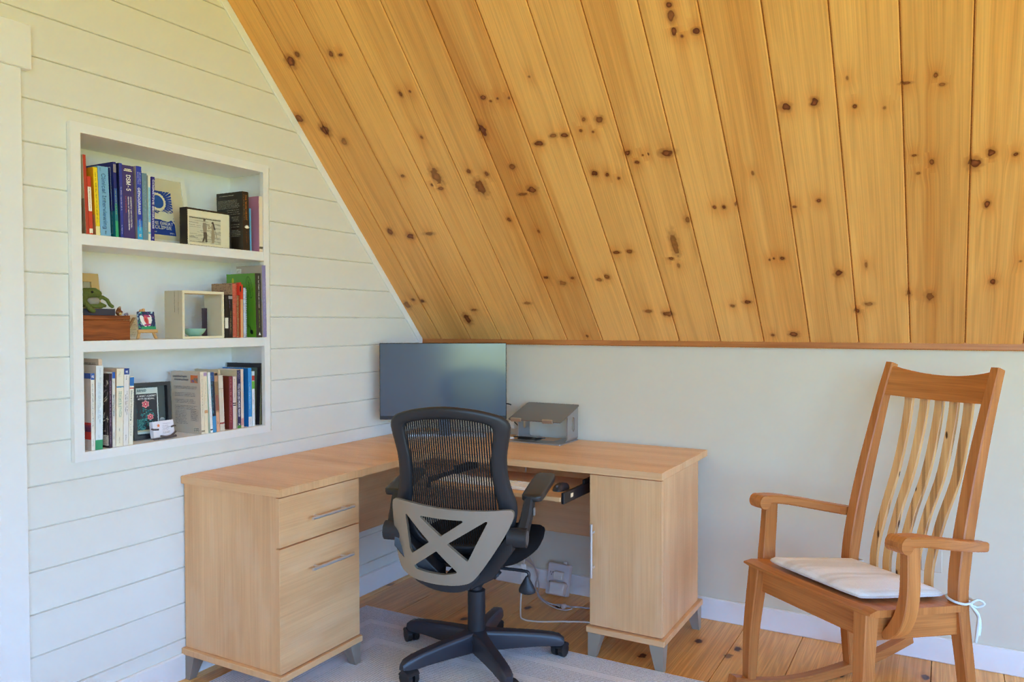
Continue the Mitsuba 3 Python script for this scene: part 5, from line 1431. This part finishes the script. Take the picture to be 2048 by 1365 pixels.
k, M, t = book('wide green hardback with leaf drawings and a dark grey spine', -1.2010, -1.1705, 0.262, S2, (92, 146, 42), spine=(52, 50, 44), x=0.028, top=-1.2050, group=G2, d=0.168, hard=True, deco=[('lines', 0.62, 0.45, 0.96, 0.006, (226, 226, 214)), ('lines', 0.62, 0.14, 0.42, 0.005, (150, 176, 70))])
add(k, 'spine_emblem', loft([[(0.0006, 0.012, 0.008), (0.0006, 0.024, 0.008), (0.0006, 0.018, 0.022)], [(0.0009, 0.012, 0.008), (0.0009, 0.024, 0.008), (0.0009, 0.018, 0.022)]]), 'paint_matte', col=WH, mat=M)
def leaf_outline(cx, cz, L, w, ang):
    e = affinity.rotate(affinity.scale(Point(0, 0).buffer(1), w, L), ang)
    r_ = e.difference(affinity.scale(e, 0.90, 0.95))
    vein = affinity.rotate(unary_union([LineString([(0, -L * 1.1), (0, L * 0.9)]).buffer(0.0006)] + [LineString([(0, -L * 0.5 + j * L * 0.3), (s_ * w * 0.7, -L * 0.2 + j * L * 0.3)]).buffer(0.0005) for j in range(4) for s_ in (-1, 1)]), ang, origin=(0, 0))
    return affinity.translate(r_.union(vein.intersection(e.buffer(0.002))), cx, cz)
Mg = M @ np.array([[1, 0, 0, 0], [0, 0, -1, -0.0001], [0, 1, 0, 0], [0, 0, 0, 1.0]])
def on_green(poly, col, nm):
    gs = [g for g in getattr(poly, 'geoms', [poly]) if g.geom_type == 'Polygon']
    add(k, nm, join(*[prism(g, 0.0, 0.0003) for g in gs]), 'paint_matte', col=col, mat=Mg)
on_green(leaf_outline(-0.034, 0.205, 0.046, 0.017, 12), (44, 92, 30), 'cover_print')
on_green(affinity.translate(affinity.scale(Point(0, 0).buffer(1), 0.006, 0.013), -0.130, 0.232), (196, 190, 56), 'cover_print')
on_green(affinity.translate(affinity.rotate(affinity.scale(Point(0, 0).buffer(1), 0.008, 0.010), 40), -0.026, 0.022).union(LineString([(-0.026, 0.022), (-0.034, 0.042), (-0.050, 0.052)]).buffer(0.0012)), (20, 34, 18), 'cover_print')
book('tall grey book with a lavender spine and a white corner label behind the green hardback', -1.1700, -1.1500, 0.296, S2, (172, 158, 142), spine=(136, 130, 176), x=0.034, top=-1.1740, group=G2, d=0.150, deco=[('lines', 0.55, 0.12, 0.80, 0.005, (178, 172, 206)), ('cov', 0.01, 0.20, 0.90, 0.965, (222, 216, 200)), ('clines', 0.03, 0.18, 0.915, 0.945, 3, 0.2, (90, 84, 80))])

# ---- bottom shelf
def tile(y, w, z, h, c=(46, 84, 160)):
    return c
book('tan textbook with blue top band and red barcode block, leftmost on bottom shelf', -1.8970, -1.8840, 0.258, S3, (216, 196, 178), spine=(232, 228, 218), back=(206, 186, 170), top=-1.8955, group=G3, d=0.160, deco=[('band', 0.915, 1.0, (52, 94, 170)), ('txt', 'W', 0.975, 0.008, WH, 0.009, 0.5, 1), ('lines', 0.5, 0.30, 0.86, 0.0045, (90, 88, 94)), ('lines', 0.5, 0.05, 0.14, 0.003, (120, 118, 120)),
      ('cov', 0.0, 1.0, 0.93, 1.0, (58, 84, 150)), ('cov', 0.0, 1.0, 0.14, 0.36, (196, 62, 52)), ('cov', 0.62, 1.0, 0.24, 0.33, (48, 46, 84)), ('cov', 0.35, 0.72, 0.25, 0.355, (226, 218, 204)), ('clines', 0.38, 0.70, 0.26, 0.34, 5, 0.1, (50, 46, 50)), ('cov', 0.3, 0.62, 0.40, 0.47, (96, 88, 88))])
book('wide white textbook with a green foot on its spine, second on the bottom shelf', -1.8835, -1.8570, 0.282, S3, (206, 190, 172), spine=(222, 230, 232), top=-1.8770, group=G3, d=0.165, deco=[('band', 0.0, 0.115, (56, 150, 106)), ('lines', 0.58, 0.30, 0.97, 0.006, (160, 176, 190)), ('lines', 0.35, 0.36, 0.80, 0.0035, (150, 166, 184)), ('lines', 0.5, 0.13, 0.17, 0.006, (170, 180, 190))])
book('tall tan hardback standing behind the white textbook and the floral book', -1.8520, -1.8385, 0.303, S3, (206, 176, 146), spine=(226, 198, 172), top=-1.8490, group=G3, x=-0.018, d=0.160, hard=True, deco=[('clines', 0.35, 0.92, 0.935, 0.95, 2, 0.05, (50, 34, 30))])
k, M, t = book('black book patterned with pale flowers and a purple spine on the bottom shelf', -1.8340, -1.8225, 0.253, S3, (38, 32, 38), spine=(62, 44, 66), top=-1.8320, group=G3, d=0.150, deco=[('lines', 0.5, 0.28, 0.90, 0.004, (196, 170, 196)), ('lines', 0.5, 0.05, 0.22, 0.003, (190, 180, 190)), ('cov', 0.62, 0.98, 0.03, 0.17, (206, 196, 180)), ('clines', 0.66, 0.94, 0.045, 0.15, 7, 0.05, (96, 90, 90))])
rg_ = np.random.default_rng(21)
fl_ = []
for _ in range(150):
    e = affinity.translate(affinity.rotate(affinity.scale(Point(0, 0).buffer(1, 3), rg_.uniform(0.001, 0.0028), rg_.uniform(0.005, 0.013)), rg_.uniform(0, 180)), -rg_.uniform(0.006, 0.145), rg_.uniform(0.048, 0.242))
    fl_.append(e)
Mg = M @ np.array([[1, 0, 0, 0], [0, 0, -1, -0.0006], [0, 1, 0, 0], [0, 0, 0, 1.0]])
for a_, c_ in ((0, (168, 152, 132)), (1, (206, 196, 176)), (2, (126, 112, 116))):
    u_ = unary_union(fl_[a_::3]).intersection(sbox(-0.149, 0.045, -0.001, 0.25))
    add(k, 'cover_print', join(*[prism(g, 0.0001 * a_, 0.0003 + 0.0001 * a_) for g in u_.geoms if g.geom_type == 'Polygon']), 'paint_matte', col=c_, mat=Mg, kind='stuff')
book('narrow white textbook with a blue tile, lettered Becoming a Helper, on the bottom shelf', -1.8215, -1.8105, 0.258, S3, (226, 220, 210), top=-1.8200, group=G3, d=0.155, deco=[('band', 0.915, 1.0, (40, 90, 178)), ('txt', 'Becoming a Helper', 0.70, 0.0052, (70, 60, 78), 0.075, 0.5), ('lines', 0.5, 0.10, 0.20, 0.003, (120, 110, 120)), ('lines', 0.5, 0.84, 0.88, 0.004, (150, 140, 140))])
book('cream textbook lettered Issues and Ethics on the bottom shelf', -1.8100, -1.7830, 0.268, S3, (204, 176, 150), spine=(236, 228, 206), top=-1.8030, group=G3, d=0.165, deco=[('txt', 'ISSUES & ETHICS', 0.71, 0.0085, (96, 150, 136), 0.088, 0.55), ('band', 0.757, 0.775, (86, 140, 176)), ('lines', 0.3, 0.50, 0.71, 0.003, (120, 130, 126)), ('lines', 0.5, 0.04, 0.12, 0.004, (130, 124, 110)), ('lines', 0.5, 0.19, 0.23, 0.004, (110, 106, 100)), ('lines', 0.45, 0.88, 0.96, 0.010, (206, 196, 176))])
book('white textbook with a dark blue top tile, right of the Issues and Ethics book', -1.7825, -1.7630, 0.268, S3, (214, 196, 180), spine=(232, 226, 220), top=-1.7755, group=G3, d=0.160, deco=[('band', 0.92, 1.0, (36, 66, 140)), ('txt', 'W', 0.975, 0.009, (226, 228, 236), 0.010, 0.5, 1), ('lines', 0.35, 0.42, 0.66, 0.005, (96, 88, 96)), ('lines', 0.68, 0.38, 0.70, 0.005, (96, 88, 96)), ('lines', 0.5, 0.85, 0.90, 0.005, (110, 104, 110)), ('lines', 0.5, 0.06, 0.14, 0.004, (120, 112, 116))])
book('shorter cream textbook with a blue tile, lettered Ethics in Counseling, beside the black frame', -1.7625, -1.7455, 0.238, S3, (218, 206, 186), spine=(238, 232, 214), top=-1.7550, group=G3, d=0.160, deco=[('band', 0.865, 0.99, (44, 112, 180)), ('txt', 'Ethics in Counseling', 0.80, 0.0058, (70, 62, 66), 0.105, 0.45), ('lines', 0.45, 0.12, 0.32, 0.004, (96, 88, 90)), ('band', 0.825, 0.84, (190, 70, 60))])
Mk = facing([-0.062, -1.690, S3 + 0.0028], 4, -11)
kk = frame('black shadow box frame with a pink flower print, standing on the bottom shelf', 'picture_frame', Mk, 0.142, 0.205, 0.0135, 0.030, (32, 26, 34), [(0.012, 0.012, 0.130, 0.193, -0.022, (84, 88, 84), 'mat_board'), (0.016, 0.018, 0.099, 0.186, -0.014, (206, 214, 206), 'print_border'), (0.019, 0.026, 0.095, 0.164, -0.0133, (62, 62, 66), 'print')])
def flw(poly, col, z):
    flat(poly, z, 'print', col, kk, Mk, 0.0002)
rg_ = np.random.default_rng(31)
clip = sbox(0.019, 0.026, 0.095, 0.164)
flw(sbox(0.019, 0.026, 0.095, 0.032), (206, 196, 160), -0.0131)
for col_, n_ in (((56, 116, 116), 46), ((90, 160, 150), 30), ((38, 82, 88), 30)):
    flw(unary_union([affinity.rotate(affinity.scale(Point(x_, y_).buffer(1, 3), 0.0019, 0.0042), a_) for x_, y_, a_ in zip(rg_.normal(0.050, 0.018, n_), rg_.uniform(0.034, 0.112, n_), rg_.uniform(0, 180, n_))] + [affinity.rotate(affinity.scale(Point(x_, y_).buffer(1, 3), 0.002, 0.0036), a_) for x_, y_, a_ in zip(rg_.uniform(0.020, 0.048, n_), rg_.uniform(0.034, 0.072, n_), rg_.uniform(0, 180, n_))]).intersection(clip), col_, -0.0129)
for fx_, fy_, r_ in ((0.052, 0.126, 0.0125), (0.068, 0.078, 0.0105)):
    flw(unary_union([affinity.rotate(affinity.translate(affinity.scale(Point(fx_, fy_).buffer(1, 6), r_ * 0.42, r_ * 0.62), 0, r_ * 0.55), a_, origin=(fx_, fy_)) for a_ in range(0, 360, 60)]), (226, 150, 150), -0.0126)
    flw(unary_union([affinity.rotate(affinity.translate(affinity.scale(Point(fx_, fy_).buffer(1, 6), r_ * 0.22, r_ * 0.40), 0, r_ * 0.42), a_, origin=(fx_, fy_)) for a_ in range(0, 360, 60)]), (196, 70, 90), -0.0124)
    flw(Point(fx_, fy_).buffer(r_ * 0.22), (240, 214, 190), -0.0122)
for s_, x_, y_, h_, w_, c_ in (('AWARD', 0.022, 0.172, 0.0085, 0.034, (90, 110, 110)), ('A HEART AGAINST', 0.022, 0.153, 0.0066, 0.070, (226, 222, 222)), ('ARTS IN NEPAL', 0.024, 0.1425, 0.0066, 0.062, (226, 222, 222))):
    m = text(s_, h_, 0.0002, True, w_); m.apply_translation([x_, y_, -0.0129])
    add(kk, 'lettering', m, 'paint_matte', col=c_, mat=Mk)
add(kk, 'medal', cyl((0.114, 0.062, -0.022), (0.114, 0.062, -0.018), 0.0105, 24), 'metal_satin', col=(150, 150, 146), mat=Mk, label='small round silver medal')

ch_ = thing('card_holder', 'driftwood-coloured branch card holder in front of the black shadow box frame', 'card holder')
Mh = facing([-0.012, -1.655, S3 + 0.0006], 8, 4)
for P_, r_ in (([(0.028, 0.012, 0.014), (0.045, 0.007, 0.019), (0.066, 0.007, 0.020), (0.082, 0.013, 0.018), (0.096, 0.020, 0.014)], 0.0034), ([(0.050, 0.0045, 0.016), (0.070, 0.0045, 0.021), (0.092, 0.008, 0.018)], 0.0028), ([(0.000, 0.041, 0.004), (0.010, 0.037, 0.0095), (0.026, 0.036, 0.010)], 0.0032), ([(0.082, 0.040, 0.010), (0.094, 0.042, 0.0098), (0.106, 0.041, 0.004)], 0.0032), ([(0.002, 0.003, 0.008), (0.05, 0.0032, 0.012), (0.102, 0.003, 0.008)], 0.003)):
    add(ch_, 'twig', tube(P_, r_, 7, 20), 'paint_matte', col=(96, 84, 84), smooth=True, mat=Mh)
cs_ = thing('business_cards', 'stack of white business cards held in the twig card holder', 'cards')
add(cs_, 'cards', cbox(0.006, 0.098, 0.0065, 0.0660, -0.012, 0.006, 0.0006), 'paint_matte', col=(236, 232, 240), mat=Mh)
q_ = [cbox(0.046, 0.046 + w_, y_, y_ + 0.0011, 0.006, 0.0063) for y_, w_ in ((0.054, 0.036), (0.046, 0.028), (0.041, 0.032), (0.036, 0.030), (0.031, 0.026), (0.024, 0.034), (0.020, 0.030))]
add(cs_, 'print', join(*q_), 'paint_matte', col=(150, 146, 160), mat=Mh)
add(cs_, 'logo', join(*[prism(affinity.rotate(affinity.translate(affinity.scale(Point(0.030, 0.050).buffer(1, 4), 0.002, 0.0042), 0, 0.003), a_, origin=(0.030, 0.050)), 0.006, 0.0063) for a_ in range(0, 360, 72)]), 'paint_matte', col=(226, 140, 96), mat=Mh)

book('tan textbook showing its printed back cover titled Qualitative Inquiry, middle of the bottom shelf', -1.4600, -1.4440, 0.238, S3, (206, 188, 168), spine=(232, 216, 190), top=-1.4640, group=G3, d=0.168, deco=[('lines', 0.5, 0.25, 0.95, 0.004, (150, 132, 112)), ('band', 0.03, 0.06, (150, 136, 118)),
      ('ctxt', 'Qualitative Inquiry', 0.06, 0.905, 0.0075, 0.082, (70, 70, 90)), ('ctxt', '& Research Design', 0.12, 0.855, 0.0075, 0.082, (70, 70, 90)), ('cov', 0.68, 0.92, 0.82, 0.945, (224, 120, 50)), ('cov', 0.78, 0.92, 0.82, 0.90, (36, 120, 116)), ('cov', 0.70, 0.80, 0.82, 0.87, (44, 92, 170)), ('cov', 0.80, 0.90, 0.90, 0.945, (150, 60, 110)),
      ('clines', 0.12, 0.92, 0.72, 0.755, 3, 0.1, (120, 106, 108)), ('clines', 0.12, 0.92, 0.60, 0.65, 3, 0.2, (120, 106, 108)), ('clines', 0.12, 0.92, 0.49, 0.54, 3, 0.2, (120, 106, 108)), ('clines', 0.12, 0.92, 0.39, 0.44, 3, 0.2, (120, 106, 108)), ('clines', 0.12, 0.55, 0.15, 0.36, 9, 0.2, (128, 114, 114)), ('cov', 0.64, 0.93, 0.20, 0.385, (198, 180, 160)), ('clines', 0.67, 0.90, 0.21, 0.36, 8, 0.15, (120, 106, 108)), ('cov', 0.74, 0.95, 0.03, 0.10, (216, 204, 186)), ('clines', 0.75, 0.94, 0.035, 0.085, 4, 0.02, (60, 54, 54))])
book('cream paperback with a purple mark, right of the tan back-cover book', -1.4435, -1.4280, 0.238, S3, (226, 210, 182), spine=(236, 222, 194), top=-1.4480, group=G3, d=0.160, deco=[('lines', 0.5, 0.30, 0.85, 0.004, (176, 160, 134)), ('band', 0.93, 0.99, (170, 140, 170)), ('band', 0.33, 0.38, (214, 160, 110))])
book('thin white paperback with a pale green edge on the bottom shelf', -1.4180, -1.4065, 0.235, S3, (216, 230, 214), spine=(236, 234, 236), top=-1.4290, group=G3, d=0.16, deco=[('lines', 0.5, 0.25, 0.80, 0.003, (170, 170, 180)), ('band', 0.04, 0.06, (70, 60, 70))])
book('slim teal and navy paperback with a light blue foot on the bottom shelf', -1.4060, -1.3895, 0.234, S3, (96, 160, 186), spine=(50, 76, 130), top=-1.4165, group=G3, d=0.16, deco=[('band', 0.0, 0.27, (70, 144, 200)), ('band', 0.27, 0.85, (34, 40, 62)), ('lines', 0.3, 0.30, 0.95, 0.006, (96, 168, 190))])
book('paperback with a brown photograph spine on the bottom shelf', -1.3890, -1.3735, 0.232, S3, (206, 170, 130), spine=(186, 140, 108), top=-1.3985, group=G3, d=0.14, deco=[('band', 0.95, 0.99, (40, 30, 30)), ('band', 0.62, 0.85, (150, 116, 80)), ('band', 0.36, 0.62, (150, 92, 78)), ('band', 0.0, 0.33, (222, 170, 140)), ('lines', 0.5, 0.13, 0.17, 0.006, (120, 60, 50))])
book('stout cream hardback with a thin line across its spine on the bottom shelf', -1.3625, -1.3395, 0.219, S3, (214, 200, 180), spine=(220, 208, 190), top=-1.3700, group=G3, x=0.0, d=0.14, hard=True, deco=[('band', 0.755, 0.762, (150, 136, 120)), ('lines', 0.6, 0.25, 0.75, 0.002, (180, 166, 150)), ('band', 0.12, 0.15, (160, 80, 80))])
book('tall tan book standing behind the cream hardback and the maroon book', -1.3390, -1.3290, 0.240, S3, (216, 196, 160), top=-1.3440, group=G3, x=-0.030, d=0.14)
book('maroon hardback with a dark red cover on the bottom shelf', -1.3160, -1.2975, 0.212, S3, (122, 46, 40), spine=(132, 56, 66), back=(116, 48, 36), top=-1.3150, group=G3, x=-0.003, d=0.13, hard=True, deco=[('lines', 0.5, 0.12, 0.94, 0.006, (196, 140, 130))])
book('cream paperback with violet edge and dark rings right of the maroon book', -1.2970, -1.2800, 0.210, S3, (150, 110, 160), spine=(226, 206, 196), top=-1.2960, group=G3, x=-0.003, d=0.13, deco=[('lines', 0.5, 0.55, 0.95, 0.005, (160, 130, 110)), ('band', 0.44, 0.46, (60, 44, 56)), ('band', 0.48, 0.50, (60, 44, 56))])
book('tan and navy paperback lettered You Can Go Home Again on the bottom shelf', -1.2745, -1.2555, 0.235, S3, (222, 202, 164), spine=(48, 44, 84), top=-1.2755, group=G3, x=-0.003, d=0.15, deco=[('txt', 'YOU CAN GO HOME AGAIN', 0.77, 0.0082, (238, 234, 240), 0.135, 0.5, 1), ('lines', 0.65, 0.84, 0.98, 0.003, (196, 190, 210)), ('lines', 0.35, 0.84, 0.98, 0.003, (196, 190, 210)), ('band', 0.0, 0.045, (80, 140, 60)), ('txt', 'X', 0.085, 0.008, WH, 0.009, 0.5, 1)])
book('thin pinkish paperback right of the navy lettered spine on the bottom shelf', -1.2550, -1.2410, 0.238, S3, (230, 206, 190), top=-1.2560, group=G3, x=-0.003, d=0.13, deco=[('lines', 0.5, 0.3, 0.8, 0.003, (190, 160, 150)), ('band', 0.04, 0.16, (214, 150, 150))])
book('bright blue paperback with a white foot on the bottom shelf', -1.2175, -1.1990, 0.241, S3, (24, 110, 180), spine=(56, 146, 214), top=-1.2185, group=G3, x=-0.003, d=0.15, deco=[('band', 0.0, 0.165, (226, 226, 232)), ('lines', 0.45, 0.28, 0.75, 0.006, (180, 214, 238)), ('lines', 0.5, 0.03, 0.13, 0.003, (150, 150, 166))])
book('white booklet with green and red blocks at the right of the bottom shelf', -1.1970, -1.1825, 0.226, S3, (214, 222, 210), spine=(230, 232, 240), top=-1.1985, group=G3, x=-0.003, d=0.13, deco=[('band', 0.68, 0.82, (104, 176, 74)), ('band', 0.83, 0.92, (176, 60, 56)), ('band', 0.92, 1.0, (206, 224, 232)), ('lines', 0.5, 0.2, 0.6, 0.003, (150, 150, 180))])
kf = thing('picture_frame', 'large black frame with olive glass leaning against the right side of the bottom shelf', 'picture frame')
Mr = frame_mat([-0.187, -1.1770, S3 + 0.0016], [math.cos(0.12), math.sin(0.12), 0], [0.0, 0.045, 0.999], np.cross([math.cos(0.12), math.sin(0.12), 0], [0.0, 0.045, 0.999]))
ringf = sbox(0, 0, 0.180, 0.256).difference(sbox(0.018, 0.018, 0.162, 0.238))
add(kf, 'rim', prism(ringf, -0.014, 0.0), 'paint_satin', col=(36, 30, 38), mat=Mr)
add(kf, 'print', cbox(0.016, 0.164, 0.016, 0.240, -0.009, -0.006), 'glass_print', col=(104, 110, 92), mat=Mr)
add(kf, 'edge', cbox(0.1802, 0.1815, 0.0, 0.256, -0.014, 0.0), 'paint_satin', col=(118, 116, 92), mat=Mr)
